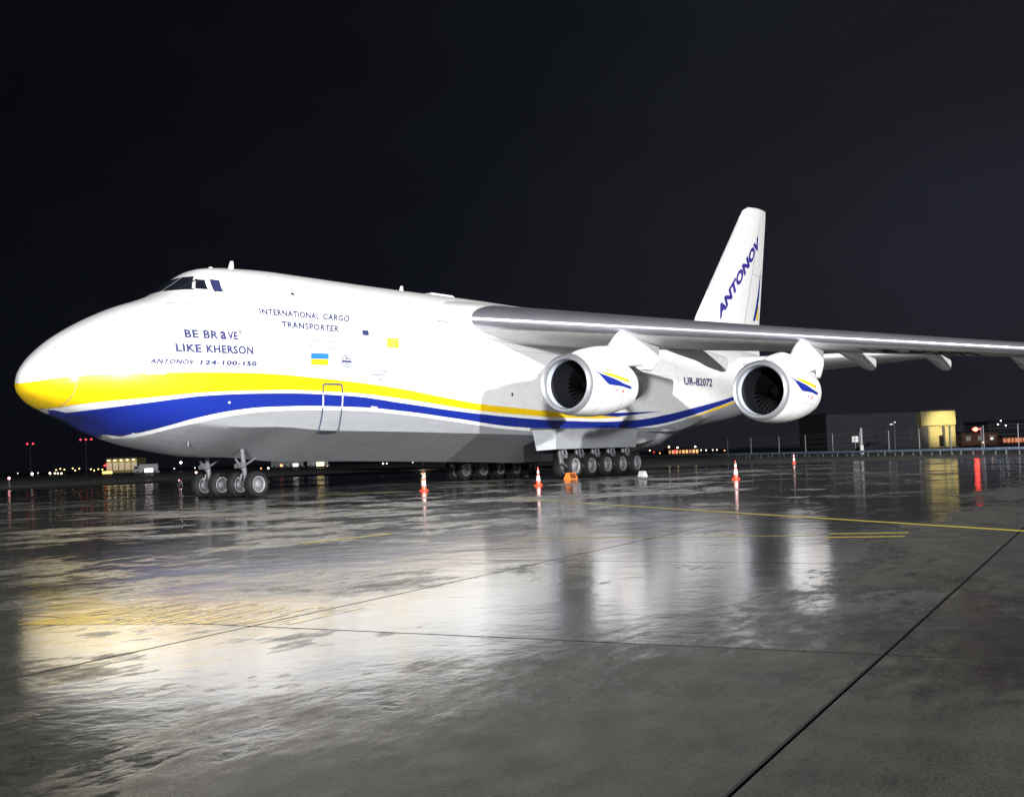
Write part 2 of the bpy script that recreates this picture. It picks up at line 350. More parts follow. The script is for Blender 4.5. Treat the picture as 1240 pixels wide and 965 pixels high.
def hit(x, y):    # photo pixel -> (X, z) on the port side of the body
    d = ray(x, y); t = np.arange(20, 130, 0.02); P = CAM+t[:, None]*d
    okk = (P[:, 0] > .27) & (P[:, 0] < 67.5); Xc = np.clip(P[:, 0], .27, 67.5)
    zt, zb, w, zc = prm(Xc)
    Y = np.where(okk & (P[:, 2] < zt) & (P[:, 2] > zb), yz(Xc, P[:, 2]), -1)
    i = np.where((Y > 0) & (np.abs(P[:, 1]) <= Y))[0]
    return (P[i[0], 0], P[i[0], 2]) if len(i) else None

CURVES = dict(
    ytop=[(.27,4.51),(.6,4.57),(1.11,4.66),(3.6,4.79),(5.16,4.85),(8.5,4.91),(11.3,4.83),(14.1,4.70),(16.9,4.50),(19.9,4.19),(22.8,3.93),(27.3,3.72),(30.2,3.59),(33.5,3.47),(37.4,3.385)],
    ybot=[(.27,3.5),(1.2,3.58),(1.47,3.68),(3.68,3.92),(5.76,4.12),(8.5,4.25),(10.07,4.30),(13.3,4.27),(16.9,4.07),(21,3.73),(23.2,3.58),(25.2,3.49),(29.6,3.34),(33.5,3.29),(37.4,3.38)],
    btop=[(1.4,3.40),(1.76,3.47),(3.73,3.75),(5.78,4.0),(8.5,4.13),(10.5,4.17),(13.3,4.13),(16.95,3.87),(21,3.56),(25.3,3.32),(29.7,3.16),(34.6,3.11),(38.6,3.23),(43.1,3.64),(46.5,4.06),(52.8,4.82),(58,5.55),(63,6.3)],
    bbot=[(1.4,2.5),(3.5,2.5),(3.83,2.59),(4.11,2.69),(5.48,3.15),(7.1,3.46),(8.57,3.60),(11.7,3.68),(14.2,3.66),(17,3.52),(21.1,3.2),(25.4,2.85),(29.8,2.69),(33.75,2.62),(37.4,2.71),(41.7,2.99),(46.7,3.63),(53.1,4.53),(58,5.35),(63,6.2)],
)
def cv(n, X): c = np.array(CURVES[n]); return float(pchip(c[:, 0], c[:, 1], X))
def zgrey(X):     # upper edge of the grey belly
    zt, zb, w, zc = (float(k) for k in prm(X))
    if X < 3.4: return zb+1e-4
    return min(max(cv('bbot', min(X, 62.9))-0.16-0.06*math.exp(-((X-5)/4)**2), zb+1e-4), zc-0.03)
XS = np.unique(np.round(np.concatenate([.27+.98*np.linspace(0, 1, 16)**2, np.arange(1.5, 12, .25), np.arange(12, 44, .8), np.arange(44, 67.51, .5)]), 4))
plane = tag(empty('cargo_airplane', (0, 0, 0)), 'huge white four-engine cargo airplane with yellow and blue stripes parked on wet apron', 'airplane')
up, lo = [], []
TH = np.linspace(0, math.pi/2, 26)
for X in XS:
    zt, zb, w, zc = (float(k) for k in prm(X)); k = float(chine(X)); w = max(w, 0.02)
    pu = [(w*math.cos(t)**(2/NU) if t < 1.57 else 0.0, zc+(zt-zc)*math.sin(t)**(2/NU)) for t in TH[::-1]]   # crown -> side
    zg = zgrey(float(X)); tg = (zc-zg)/max(zc-zb, 1e-4)
    tu = [tg*i/14 for i in range(1, 15)]
    pu += [(float(low(np.float64(t), k))*w, zc-(zc-zb)*t) for t in tu]
    s = np.linspace(0, 1, 17)
    kt = max(KT, tg+0.001) if tg < KT else None
    if kt: tl = list(np.linspace(tg, KT, 6))+list(KT+(1-KT)*(1-(1-s[1:])**1.6))
    else: tl = list(tg+(1-tg)*(1-(1-np.linspace(0, 1, 22))**1.6))
    pl = [(float(low(np.float64(t), k))*w, zc-(zc-zb)*t) for t in tl]; pl[-1] = (0.0, pl[-1][1])
    up.append([(X, y, z) for y, z in pu[::-1]]+[(X, -y, z) for y, z in pu[1:]])
    lo.append([(X, -y, z) for y, z in pl]+[(X, y, z) for y, z in pl[-2::-1]])
m = MB().grid(up); m.add(up[-1], [tuple(range(len(up[-1])))])
fus = m.build('fuselage', 'white', plane, smooth=35)
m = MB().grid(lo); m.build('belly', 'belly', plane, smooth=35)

def shell(name, material, top, bot, Xa, Xb, n, parent=plane, d=0.010, rows=9, sides=(-1, 1), pw=1.0):
    for sd in sides:
        P = []
        for X in [float(q) for q in Xa+(Xb-Xa)*np.linspace(0, 1, n)**pw]:
            zt, zb, w, zc = (float(k) for k in prm(X))
            a = min(top(X), zt-0.003); b = max(bot(X), zb+0.003); a = max(a, b)
            P.append([off(X, b+(a-b)*(i/(rows-1))**1.5, d, sd) for i in range(rows)])
            P[-1].insert(0, (X, 0.0, zb-d) if bot(X) <= zb+.003 else P[-1][0])
        o = MB().grid(P).build(name, material, parent, smooth=35)
    return o
shell('yellow_stripe', 'yellow', lambda X: cv('ytop', X), lambda X: cv('ybot', X), 0.273, 37.35, 170, pw=2.0, d=.014, rows=14)
shell('blue_stripe', 'blue', lambda X: cv('btop', X), lambda X: cv('bbot', X), 1.42, 62.5, 200, d=.024, rows=22)
def lens(z0, z1, X0, X1, w, peak=.35):
    def c(X): return z0+(z1-z0)*(X-X0)/(X1-X0)
    def h(X):
        u = (X-X0)/(X1-X0); return w*(min(u/peak, (1-u)/(1-peak)))
    return c, h
c, h = lens(3.46, 3.74, 31.9, 41.9, .13)
shell('blue_flash', 'blue', lambda X: c(X)+.05, lambda X: c(X)+.05-2*h(X), 31.9, 41.9, 30, rows=4, sides=(-1,))
c2, h2 = lens(3.25, 5.35, 45.0, 60.0, .11, .45)
shell('yellow_flash', 'yellow', lambda X: c2(X)+h2(X), lambda X: c2(X)-h2(X), 45.0, 59.5, 40, rows=4, sides=(-1,))

# ---- seams round the body
def ring_seam(name, X0, lean, w, material='seam', z0=None, z1=None):
    P = []
    zt, zb, _, zc = (float(k) for k in prm(X0))
    for i in range(40):
        u = i/39; a = (z0 or zb+.05); b = (z1 or zt-.05); z = a+(b-a)*u; X = X0+lean*(z-zc)
        P.append([off(X-w/2, z, .026, -1), off(X+w/2, z, .026, -1)])
    return MB().grid(P).build(name, material, plane, smooth=35)
ring_seam('radome_seam', 1.30, -0.01, 0.016)
ring_seam('visor_seam', 7.72, 0.0, 0.025, z0=4.95, z1=8.3)
for X in (10.5, 13.9, 16.6, 19.0, 21.6, 25.6, 44.2, 47.4, 51.0): ring_seam('skin_seam', X, 0, 0.013, z0=5.1, z1=9.2)
for X in (9.4, 15.2, 18.4, 22.3, 26.2): ring_seam('skin_seam', X, 0, 0.013, z0=2.3, z1=3.15)
def h_seam(z, Xa, Xb, w=0.014, material='seam'): return shell('skin_seam', material, lambda X: z+w/2, lambda X: z-w/2, Xa, Xb, 40, d=.012, rows=2, sides=(-1,))
h_seam(7.9, 8, 22); h_seam(8.65, 9, 21); h_seam(5.55, 14.5, 31); h_seam(6.75, 19, 31); h_seam(6.0, 30, 43)

def quad_px(name, material, pts, parent=plane, d=.032, n=6, side=-1):   # patch from four photo pixels TL TR BR BL on the body
    P = [hit(*p) for p in pts]; tl, tr, br, bl = [np.array(p) for p in P]; g = []
    for i in range(n+1):
        a = tl+(tr-tl)*i/n; b = bl+(br-bl)*i/n
        g.append([off(*(a+(b-a)*j/n), d, side) for j in range(n+1)])
    return MB().grid(g).build(name, material, parent, smooth=35)
def line_px(name, material, pts, w, d=.034, parent=plane):
    P = [np.array(hit(*p)) for p in pts]; m = MB()
    for a, b in zip(P[:-1], P[1:]):
        t = (b-a)/np.linalg.norm(b-a); q = np.array([-t[1], t[0]])*w/2; e = t*w/2*0.9; k = max(1, int(np.linalg.norm(b-a)/.25))
        m.grid([[off(*(a-e+(b+e-a+e)*i/k+q), d), off(*(a-e+(b+e-a+e)*i/k-q), d)] for i in range(k+1)])
    return m.build(name, material, parent, smooth=35)

# ---- lettering: the default font, mapped on to the surface
def text_mesh(txt, space=1.0, shear=0.0, weight=0.0):
    cu = bpy.data.curves.new('lettering', 'FONT'); cu.body = txt; cu.size = 1.0; cu.resolution_u = 3; cu.space_character = space
    cu.shear = shear; cu.offset = weight
    to = bpy.data.objects.new('lettering', cu); COL.objects.link(to)
    dg = bpy.context.evaluated_depsgraph_get(); me = bpy.data.meshes.new_from_object(to.evaluated_get(dg))
    bpy.data.objects.remove(to)
    bm = bmesh.new(); bm.from_mesh(me); bpy.data.meshes.remove(me)
    xs = [v.co.x for v in bm.verts]; ys = [v.co.y for v in bm.verts]; a, b, c, d = min(xs), max(xs), min(ys), max(ys)
    for v in bm.verts: v.co = ((v.co.x-a)/(b-a), (v.co.y-c)/(d-c), 0)
    return bm
def lay_text(name, material, txt, mapf, parent=plane, space=1.0, cuts=(24, 3), weight=0.0, shear=0.0):
    bm = text_mesh(txt, space, shear, weight)
    for i in range(1, cuts[0]):
        bmesh.ops.bisect_plane(bm, geom=bm.verts[:]+bm.edges[:]+bm.faces[:], plane_co=(i/cuts[0], 0, 0), plane_no=(1, 0, 0))
    for i in range(1, cuts[1]):
        bmesh.ops.bisect_plane(bm, geom=bm.verts[:]+bm.edges[:]+bm.faces[:], plane_co=(0, i/cuts[1], 0), plane_no=(0, 1, 0))
    for v in bm.verts: v.co = mapf(v.co.x, v.co.y)
    me = bpy.data.meshes.new(name); bm.to_mesh(me); bm.free(); me.materials.append(M[material])
    o = bpy.data.objects.new(name, me); COL.objects.link(o); o.parent = parent; return o
def body_map(tl, tr, br, bl, d=.024):
    TL, TR, BR, BL = [np.array(hit(*p)) for p in (tl, tr, br, bl)]
    def f(u, v):
        a = BL+(BR-BL)*u; b = TL+(TR-TL)*u; return off(*(a+(b-a)*v), d)
    return f
lay_text('lettering', 'ink', 'BE BR', body_map((222.2,399.2),(263.4,401),(264.2,411),(223.8,409)), space=1.1, weight=.036)
lay_text('lettering', 'ink', 'a', body_map((265.6,401.2),(273.2,401.5),(274,411.4),(266.4,411.2)), weight=.036, cuts=(4, 3))
lay_text('lettering', 'ink', 'VE', body_map((274.6,401.5),(286.8,402),(288,412),(275.4,411.5)), space=1.1, weight=.036, cuts=(6, 3))
def words(material, parts, tl, tr, br, bl, weight, space=1.1, d=.024, part='lettering'):   # each word a piece of its own
    TL, TR, BR, BL = [np.array(p) for p in (tl, tr, br, bl)]
    for txt, a, b in parts:
        lay_text(part, material, txt, body_map(TL+(TR-TL)*a, TL+(TR-TL)*b, BL+(BR-BL)*b, BL+(BR-BL)*a, d), space=space, weight=weight, cuts=(14, 3))
words('ink', (('LIKE', 0, .333), ('KHERSON', .395, 1)), (211.4,416), (305.9,419.7), (306.7,429.6), (212.7,425.9), .042)
words('ink', (('ANTONOV', 0, .414), ('124-100-150', .472, 1)), (182.4,434.2), (310.5,437.6), (310,443.4), (180.7,440.2), .05, 1.15, .026)
words('ink', (('INTERNATIONAL', 0, .667), ('CARGO', .707, 1)), (312.6,373.5), (422.9,382.6), (422,390), (315,381), .026, 1.12)
lay_text('lettering', 'ink', 'TRANSPORTER', body_map((339.7,389),(410.3,395),(409.3,402.6),(341.6,396.6)), space=1.12, weight=.026)
lay_text('lettering', 'ink', 'UR-82072', body_map((827.7,456.6),(862,458.6),(862,468.4),(828.5,466.2)), space=1.05, weight=.026)
def tiny_words(p0, p1, hpx):
    m = MB(); p0, p1 = np.array(p0), np.array(p1); u = 0.0; L = np.linalg.norm(p1-p0)
    while u < 0.99:
        w = min(random.uniform(2.0, 6.5)/L, 0.995-u)
        a, b = p0+(p1-p0)*u, p0+(p1-p0)*(u+w)
        q = [hit(*a), hit(*b), hit(b[0], b[1]+hpx), hit(a[0], a[1]+hpx)]
        m.add([off(*k, .016) for k in q], [(0, 1, 2, 3)]); u += w+1.0/L
    return m.build('small_print', 'ink_light', plane, smooth=0)
tiny_words((340.6,409), (426.8,415.6), 1.0); tiny_words((363.5,417.5), (412.5,421.8), 1.0)
fl = quad_px('flag', 'flagblue', [(375.9,427.4),(397.4,428.4),(397.1,435.2),(375.9,434.6)])
quad_px('flag_lower_half', 'flagyellow', [(375.9,434.6),(397.1,435.2),(396.8,442.3),(375.9,441.7)], parent=fl)
# round emblem: ring, bar and small strokes
E0 = np.array(hit(419.6,437.8)); er = .27; m = MB()
for r0, r1 in ((er*.86, er),):
    m.grid([[off(E0[0]+1.12*r*math.cos(t), E0[1]+r*math.sin(t), .016) for r in (r0, r1)] for t in np.linspace(0, 2*math.pi, 33)])
emb = m.build('round_emblem', 'ink', plane, smooth=0)
m = MB()
for xa, xb, za, zb_ in ((-.30, .30, -.045, .045), (-.06, .06, .09, .19), (-.16, .16, -.15, -.10), (-.2, -.1, .1, .14), (.08, .2, .1, .13)):
    m.add([off(E0[0]+x, E0[1]+z, .017) for x, z in ((xa, za), (xb, za), (xb, zb_), (xa, zb_))], [(0, 1, 2, 3)])
m.build('emblem_bar', 'ink', emb, smooth=0)
quad_px('dark_placard', 'ink', [(438,400),(445.5,400.6),(446.2,406.6),(438.6,406)])
yp = quad_px('yellow_placard', 'flagyellow', [(467.6,409.7),(481.8,410.4),(482.4,421.5),(468.4,420.8)])
m = MB()
for k in range(3):
    q = [(470,412+3*k),(480,412.6+3*k),(480,413.4+3*k),(470,412.8+3*k)]; m.add([off(*hit(*p), .036) for p in q], [(0, 1, 2, 3)])
m.build('placard_print', 'seam', yp, smooth=0)
quad_px('grey_placard', 'seam', [(287.8,399.4),(292,399.8),(293,405),(289,404.6)])
quad_px('white_patch', 'white', [(176.5,448.6),(200,448.4),(200,453.2),(177,453.6)])
quad_px('white_placard', 'white', [(448.6,491.7),(456.2,492.5),(456.2,494.4),(448.6,493.6)])
quad_px('small_lamp', 'chockwhite', [(275.8,486),(278.2,486),(278.2,488.4),(275.8,488.4)])
quad_px('static_port', 'black', [(351.5,354.8),(355.5,356),(355.5,358.2),(352,357)]); quad_px('upper_hatch', 'black', [(551.5,380.6),(557.5,381),(557.3,383.2),(551.3,382.8)])
quad_px('static_port', 'black', [(618.8,475.5),(620.6,475.7),(620.6,479.8),(618.8,479.6)])
line_px('peeling_outline', 'ink', [(458,449.5),(467,449.5),(463,453.8),(450.5,453.8)], .03); line_px('peeling_outline', 'ink_light', [(459,459),(468.5,459.4),(464,463.2),(459.5,459.6)], .03)
line_px('peeling_outline', 'seam', [(529,388.5),(544,390.6),(541.5,397.5)], .03)
quad_px('cowling_vent', 'white', [(498,415.4),(502,416),(502,419.6),(498,419)]); quad_px('cowling_vent', 'white', [(505,414),(508,414.4),(509,423),(506,422.4)])
# crew door outline, dark seal over yellow and grey, white over the blue
door = line_px('crew_door', 'seamdark', [(390.6,478),(390.6,467),(392.4,465.1),(411.5,465.4),(413.5,467.4),(414.4,477)], .075)
line_px('door_seal', 'chockwhite', [(390.6,477),(390.4,492.5)], .075, parent=door); line_px('door_seal', 'chockwhite', [(414.4,476.5),(413.6,493)], .075, parent=door)
line_px('door_seal', 'seamdark', [(390.3,493),(385.8,520),(387,522.6),(405,522.4),(409.4,519.5),(413.4,493.5)], .075, parent=door)
line_px('cargo_hatch', 'seam', [(200,368),(262,369.5)], .02)
m = MB()   # grey scuff streaks under the chin
for k in range(3):
    pass
# ---- cockpit windows: glass plate with rim, proud of the skin
def xf(y, z):     # station where the upturned nose surface reaches half width |y| at height z
    a, b = 4.0, 12.0
    for _ in range(18):
        m_ = (a+b)/2; zt = float(prm(m_)[0])
        if z < zt and float(yz(m_, z)) >= abs(y): b = m_
        else: a = m_
    return b
def hit3(x, y):
    d = ray(x, y); t = np.arange(20, 90, 0.01); P = CAM+t[:, None]*d
    Xc = np.clip(P[:, 0], .27, 67.5); zt, zb, w, zc = prm(Xc)
    Y = np.where((P[:, 0] > .27) & (P[:, 2] < zt) & (P[:, 2] > zb), yz(Xc, P[:, 2]), -1)
    p = P[np.where((Y > 0) & (np.abs(P[:, 1]) <= Y))[0][0]]; return np.array([p[1], p[2]])
def off_yz(y, z, d):
    h = .03; X = xf(y, z); gy = (xf(y+h, z)-xf(y-h, z))/(2*h); gz = (xf(y, z+h)-xf(y, z-h))/(2*h)
    n = np.array([-1.0, gy, gz]); n /= np.linalg.norm(n); return (X+d*n[0], y+d*n[1], z+d*n[2])
def window(P, gm, rimw=.02):
    P = [np.array(p, float) for p in P]; c = sum(P)/len(P); big = [c+(p-c)*(1+rimw*2.2/np.linalg.norm(p-c)) for p in P]
    def patch(Q, d, n=8):
        tl, tr, br, bl = Q; g = []
        for i in range(n+1):
            a = tl+(tr-tl)*i/n; b = bl+(br-bl)*i/n; g.append([off_yz(*(a+(b-a)*j/n), d) for j in range(n+1)])
        return MB().grid(g)
    w = patch(P, .040).build('cockpit_window', gm, plane, smooth=35)
    patch(big, .018).build('window_frame', 'winframe', w, smooth=35); return w
window([(-.09, hit3(222, 336.4)[1]-.02), hit3(233, 336.2), hit3(231.8, 350.2), (-.09, hit3(212, 350.8)[1])], 'glass')
window([hit3(238,339.6),hit3(247.5,340),hit3(251.6,350.6),hit3(237.6,349.2)], 'glass', .012)
window([hit3(254.6,339.2),hit3(265.4,340.6),hit3(270,353.2),hit3(260,352.8)], 'blueglass', .012)
def mirror_copy(o):
    me = o.data.copy(); me.transform(Matrix.Scale(-1, 4, (0, 1, 0))); me.flip_normals(); c = bpy.data.objects.new(o.name.split('.')[0], me); COL.objects.link(c); return c
for w in [o for o in COL.objects if o.name.startswith('cockpit_window')]:
    c = mirror_copy(w); c.parent = plane
    for ch in w.children: d = mirror_copy(ch); d.parent = c
# antennas on the crown
def blade(name, X, h, l, y=0.0):
    z = float(prm(X)[0])-.04; m = MB()
    s = [(0, .06, l), (h*.6, .045, l*.7), (h, .03, l*.45)]; P = []
    for zz, t, ch in s: P.append([(X+zz*.35, y-t, z+zz), (X+zz*.35+ch, y-t, z+zz), (X+zz*.35+ch, y+t, z+zz), (X+zz*.35, y+t, z+zz)])
    m.grid(P, wrap=True); m.add(P[-1], [(0, 1, 2, 3)]); return m.build(name, 'white', plane, smooth=30)
blade('blade_antenna', 9.95, .42, .24); blade('blade_antenna', 21.1, .36, .22); blade('blade_antenna', 8.9, .12, .25); blade('blade_antenna', 13.2, .1, .3)
m = MB().box((24.2, 0, 9.78), (2.2, .7, .16), taper=.8); m.build('crown_fairing', 'white', plane, smooth=30)
# windscreen lower lip / wiper rail
m = MB()
q_ = hit3(214, 351); m.tube(off_yz(-.3, q_[1]-.03, .05), off_yz(-1.5, q_[1]-.05, .05), .02); m.tube(off_yz(-.9, q_[1]-.02, .06), off_yz(-1.1, q_[1]+.42, .06), .018); m.build('wiper', 'black', plane)

# ================================================================== WING
WS = np.array([(1.5,20.4,8.37,15.2,.130,3.2),(3.6,22.0,8.14,14.0,.128,3.2),(14.5,29.63,6.95,9.7,.112,2.6),(25.0,36.98,5.80,6.9,.10,1.6),(36.2,44.6,4.55,3.9,.095,.6)])  # |y|, LE X, LE z, chord, t/c, incidence
def wst(y): return [np.interp(y, WS[:, 0], WS[:, k]) for k in range(1, 6)]
def foil(x, t):
    yt = 5*t*(.2969*math.sqrt(max(x, 0))-.126*x-.3516*x*x+.2843*x**3-.1036*x**4); cam_ = .055*x*(1-x)*(1 if x < .6 else 1)
    return cam_+yt, cam_-yt
def wpt(y, xc, upper, d=0.0, side=-1):
    X0, Z0, ch, t, inc = wst(y); a, b = foil(xc, t); zz = (a+d/ch if upper else b-d/ch); i = math.radians(inc)
    xr, zr = xc*ch, zz*ch
    if xc < 1e-6: xr -= d
    return (X0+xr*math.cos(i)+zr*math.sin(i), side*y, Z0-xr*math.sin(i)+zr*math.cos(i))
XC = [0, .002, .006, .012, .022, .035, .055, .08, .12, .18, .26, .36, .48, .60, .72, .84, .93, 1.0]
YS = list(np.linspace(1.5, 14.5, 12))+list(np.linspace(16, 36.2, 16))
for side in (-1, 1):
    P = [[wpt(y, x, True, 0, side) for x in XC[::-1]]+[wpt(y, x, False, 0, side) for x in XC[1:]] for y in YS]
    m = MB().grid(P); m.add(P[-1], [tuple(range(len(P[-1])))])
    wing = m.build('wing', 'wing', plane, smooth=50)
    def patch(name, material, ya, yb, xu, xl, d, n=8, parent=wing):   # wraps the nose from upper xu to lower xl
        P = []
        for y in np.linspace(ya, yb, n):
            us = [xu*k for k in (1, .7, .45, .28, .16, .08, .03, .008)]; ls = [xl*k for k in (.01, .05, .15, .3, .5, .75, 1)]
            P.append([wpt(y, x, True, d, side) for x in us]+[wpt(y, 0, True, d, side)]+[wpt(y, x, False, d, side) for x in ls])
        m = MB().grid(P); return m.build(name, material, parent, smooth=60)
    P = []
    for y in np.linspace(1.5, 3.72, 6):
        d = .05 if y < 3.7 else .012
        P.append([wpt(y, x, True, d, side) for x in XC[:0:-1]]+[wpt(y, 0, True, d, side)]+[wpt(y, x, False, d, side) for x in XC[1:]])
    MB().grid(P).build('wing_root_fairing', 'white', wing, smooth=60)
    brk = [3.70, 8.2, 12.6, 15.3, 19.2, 22.6, 26.2, 31.0, 35.6]
    for a, b in zip(brk[:-1], brk[1:]): patch('leading_edge_slat', 'metal', a+.001, b-.001, .13, .035, .022)
    def flapp(name, ya, yb, xa, xb, n=5, parent=wing):
        P = []
        for y in np.linspace(ya, yb, n):
            xs = np.linspace(xa, xb, 5); P.append([wpt(y, x, False, .012, side) for x in xs])
        return MB().grid(P).build(name, 'wing', parent, smooth=60)
    for a, b in ((4.4, 9.4), (9.5, 16.4), (16.5, 23.8)): flapp('flap', a, b, .70, .985)
    flapp('aileron', 24.0, 35.4, .74, .985)
    # flap track fairings: canoes that end in a blunt tail behind the trailing edge
    for y, L0, drop in ((8.4, 3.3, .90), (16.6, 2.5, .74), (20.4, 2.1, .68), (24.4, 1.9, .62)):
        X0, Z0, ch, t, inc = wst(y); xa = .62; P = []
        for u in np.linspace(0, 1, 12):
            xx = xa*ch+(ch*(1-xa)+L0)*u; p = wpt(y, min(.985, xx/ch), False, 0, 1)
            top = p[2]+.10-.10*max(0, xx-ch); hh = drop*min(1, .04+1.25*u)**.85; ww = .27*min(1, .10+1.6*u)**.8
            X = X0+xx; row = []
            for k in np.linspace(0, 2*math.pi, 16, endpoint=False):
                ck, sk = math.cos(k), math.sin(k)
                row.append((X+(.12*(sk-.2) if u > .99 else 0), side*(y+ww*math.copysign(abs(ck)**.6, ck)), top-hh*.5+hh*.5*math.copysign(abs(sk)**.75, sk)))
            P.append(row)
        m = MB().grid(P, wrap=True); pod = m.build('flap_track_fairing', 'wing', wing, smooth=45)
        c_ = np.mean(np.array(P[-1]), axis=0); m = MB().grid([P[-1], [tuple(c_+(np.array(q)-c_)*.8+np.array([.10, 0, 0])) for q in P[-1]]], wrap=True)
        m.add([tuple(c_+(np.array(q)-c_)*.8+np.array([.10, 0, 0])) for q in P[-1]], [tuple(range(16))]); m.build('tail_cap', 'white', pod, smooth=45)
    if side < 0: port_wing = wing
# registration under the port wing, read from ahead
def under_map(ya, yb, xa, xb, d=.02):
    def f(u, v):
        y = ya+(yb-ya)*u; return wpt(y, xb+(xa-xb)*v, False, d)
    return f
lay_text('lettering', 'black', 'UR-82072', under_map(18.8, 23.6, .16, .50), parent=port_wing, cuts=(10, 6), weight=.026)
# ================================================================== ENGINES
def nac_r(x): return float(pchip([0,.12,.35,1.0,2.0,3.0,4.0,4.9], [1.24,1.33,1.38,1.45,1.47,1.42,1.30,1.12], x))
def make_engine(ex, ey, ez, side, lower=0.0):
    o = Vector((ex, side*ey, ez))
    prof = [(x, nac_r(x)) for x in (0.30, .5, .8, 1.2, 1.6, 2.0, 2.5, 3.0, 3.5, 4.0, 4.5, 4.9)]
    prof += [(4.88, 1.07), (4.3, 1.04), (3.6, 1.02)]
    en = MB().lathe(prof, 'X', o, 56).build('engine', 'white', plane, smooth=40)
    MB().lathe([(.30, 1.372), (.16, 1.345), (.06, 1.30), (0, 1.235), (.03, 1.18), (.12, 1.135), (.26, 1.11)], 'X', o, 56).build('intake_lip', 'lip', en, smooth=60)
    MB().lathe([(.26, 1.108), (.42, 1.10), (.60, 1.10)], 'X', o, 56).build('intake_duct', 'duct', en, smooth=60)
    MB().lathe([(.60, 1.10), (1.2, 1.13), (2.35, 1.18), (2.42, 1.18)], 'X', o, 56).build('shaded_duct', 'duct_shade', en, smooth=60)
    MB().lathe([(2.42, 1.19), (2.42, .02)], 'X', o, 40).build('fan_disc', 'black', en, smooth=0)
    m = MB()
    for k in range(33):
        t = 2*math.pi*k/33; P = []
        for r in (.42, .75, 1.14):
            tw = .10+.10*r; c, s = math.cos(t), math.sin(t); hw = .075+.05*r
            P.append([(ex+2.1, o.y+r*math.cos(t-hw/r*.5), ez+r*math.sin(t-hw/r*.5)), (ex+2.1+tw, o.y+r*math.cos(t+hw/r*.5), ez+r*math.sin(t+hw/r*.5))])
        m.grid(P)
    m.build('fan_blades', 'fan', en, smooth=0)
    MB().lathe([(1.55, .01), (1.6, .10), (1.75, .22), (2.0, .36), (2.3, .44)], 'X', o, 28).build('spinner', 'fan', en, smooth=60)
    MB().lathe([(3.4, 1.0), (4.6, .93), (5.6, .78), (6.3, .62), (6.28, .55), (5.8, .52)], 'X', o, 40).build('exhaust_nozzle', 'exhaust', en, smooth=50)
    MB().lathe([(5.6, .50), (6.4, .36), (7.1, .06), (7.12, .01)], 'X', o, 28).build('exhaust_plug', 'exhaust', en, smooth=60)
    for xs in (1.35, 3.3): MB().lathe([(xs-.012, nac_r(xs)+.004), (xs+.012, nac_r(xs)+.004)], 'X', o, 56).build('cowl_seam', 'seam', en, smooth=60)
    # pylon: plate rising from the cowl crown to the wing, its roots hidden in both
    X0, Z0, ch, t, inc = wst(ey)
    le = X0-ex; zt_ = Z0-ez
    top = [(.55, nac_r(.55)-.06), (1.2, nac_r(1.2)+.12), (2.0, nac_r(2.0)+.27), (2.9, nac_r(2.9)+.44), (le-1.15, zt_-1.02), (le-.75, zt_-.80), (le-.42, zt_-.52), (le-.12, zt_-.32), (le+.2, zt_-.20), (le+.08*ch, zt_+.1), (le+.35*ch, zt_-.2)]
    bot = [(.55, nac_r(.55)-.2), (1.2, nac_r(1.2)-.2), (2.2, nac_r(2.2)-.25), (3.4, nac_r(3.4)-.25), (4.6, nac_r(4.6)-.25), (5.1, .90), (6.0, 1.02), (7.2, 1.12), (le+.18*ch, zt_-1.85-.02*ch), (le+.265*ch, zt_-1.75-.03*ch), (le+.34*ch, zt_-1.0-.05*ch)]
    wid = [.03, .16, .24, .29, .31, .31, .30, .29, .27, .20, .05]
    q = np.linspace(0, 10, 46); ii = np.arange(11)
    tx, tz = pchip(ii, [p[0] for p in top], q), pchip(ii, [p[1] for p in top], q); bx, bz = pchip(ii, [p[0] for p in bot], q), pchip(ii, [p[1] for p in bot], q); wq = pchip(ii, wid, q)
    P = []
    for k in range(len(q)):
        row = []
        for a_ in np.linspace(0, 2*math.pi, 20, endpoint=False):
            ca, sa = math.cos(a_), math.sin(a_); v = .5+.5*math.copysign(abs(sa)**.85, sa); hw = 1.08*wq[k]*math.copysign(abs(ca)**.75, ca)
            row.append((ex+bx[k]+(tx[k]-bx[k])*v, o.y+hw, ez+bz[k]+(tz[k]-bz[k])*v))
        P.append(row)
    m = MB().grid(P, wrap=True); m.add(P[-1], [tuple(range(20))]); m.add(P[0], [tuple(range(20))]); m.build('pylon', 'white', en, smooth=60)
    # paint flash on the outboard cowl: x along nacelle, angle above the horizontal
    def nshell(name, material, poly_top, poly_bot, d=.010):
        xs = np.linspace(poly_top[0][0], poly_top[-1][0], 24); P = []
        for x in xs:
            a = np.interp(x, *zip(*poly_top)); b = np.interp(x, *zip(*poly_bot)); r = nac_r(x)+d
            P.append([(ex+x, o.y+side*r*math.cos(math.radians(q)), ez+r*math.sin(math.radians(q))) for q in (b, b+(a-b)*.33, b+(a-b)*.67, a)])
        return MB().grid(P).build(name, material, en, smooth=60)
    nshell('blue_flash', 'blue', BT, BB); nshell('yellow_flash', 'yellow', YT, YB)
    m = MB()
    for x, q, w, hgt in ((2.3, -12, .16, 3), (2.9, -14, .14, 6), (2.2, -24, .3, 1), (2.9, -26, .3, 1), (3.4, 8, .1, 3), (1.7, -10, .06, 3)):
        r = nac_r(x)+.012; m.add([(ex+x+a*w/2, o.y+side*r*math.cos(math.radians(q+b*hgt/2)), ez+r*math.sin(math.radians(q+b*hgt/2))) for a, b in ((-1, -1), (1, -1), (1, 1), (-1, 1))], [(0, 1, 2, 3)])
    m.build('warning_marks', 'red', en, smooth=0)
    return en
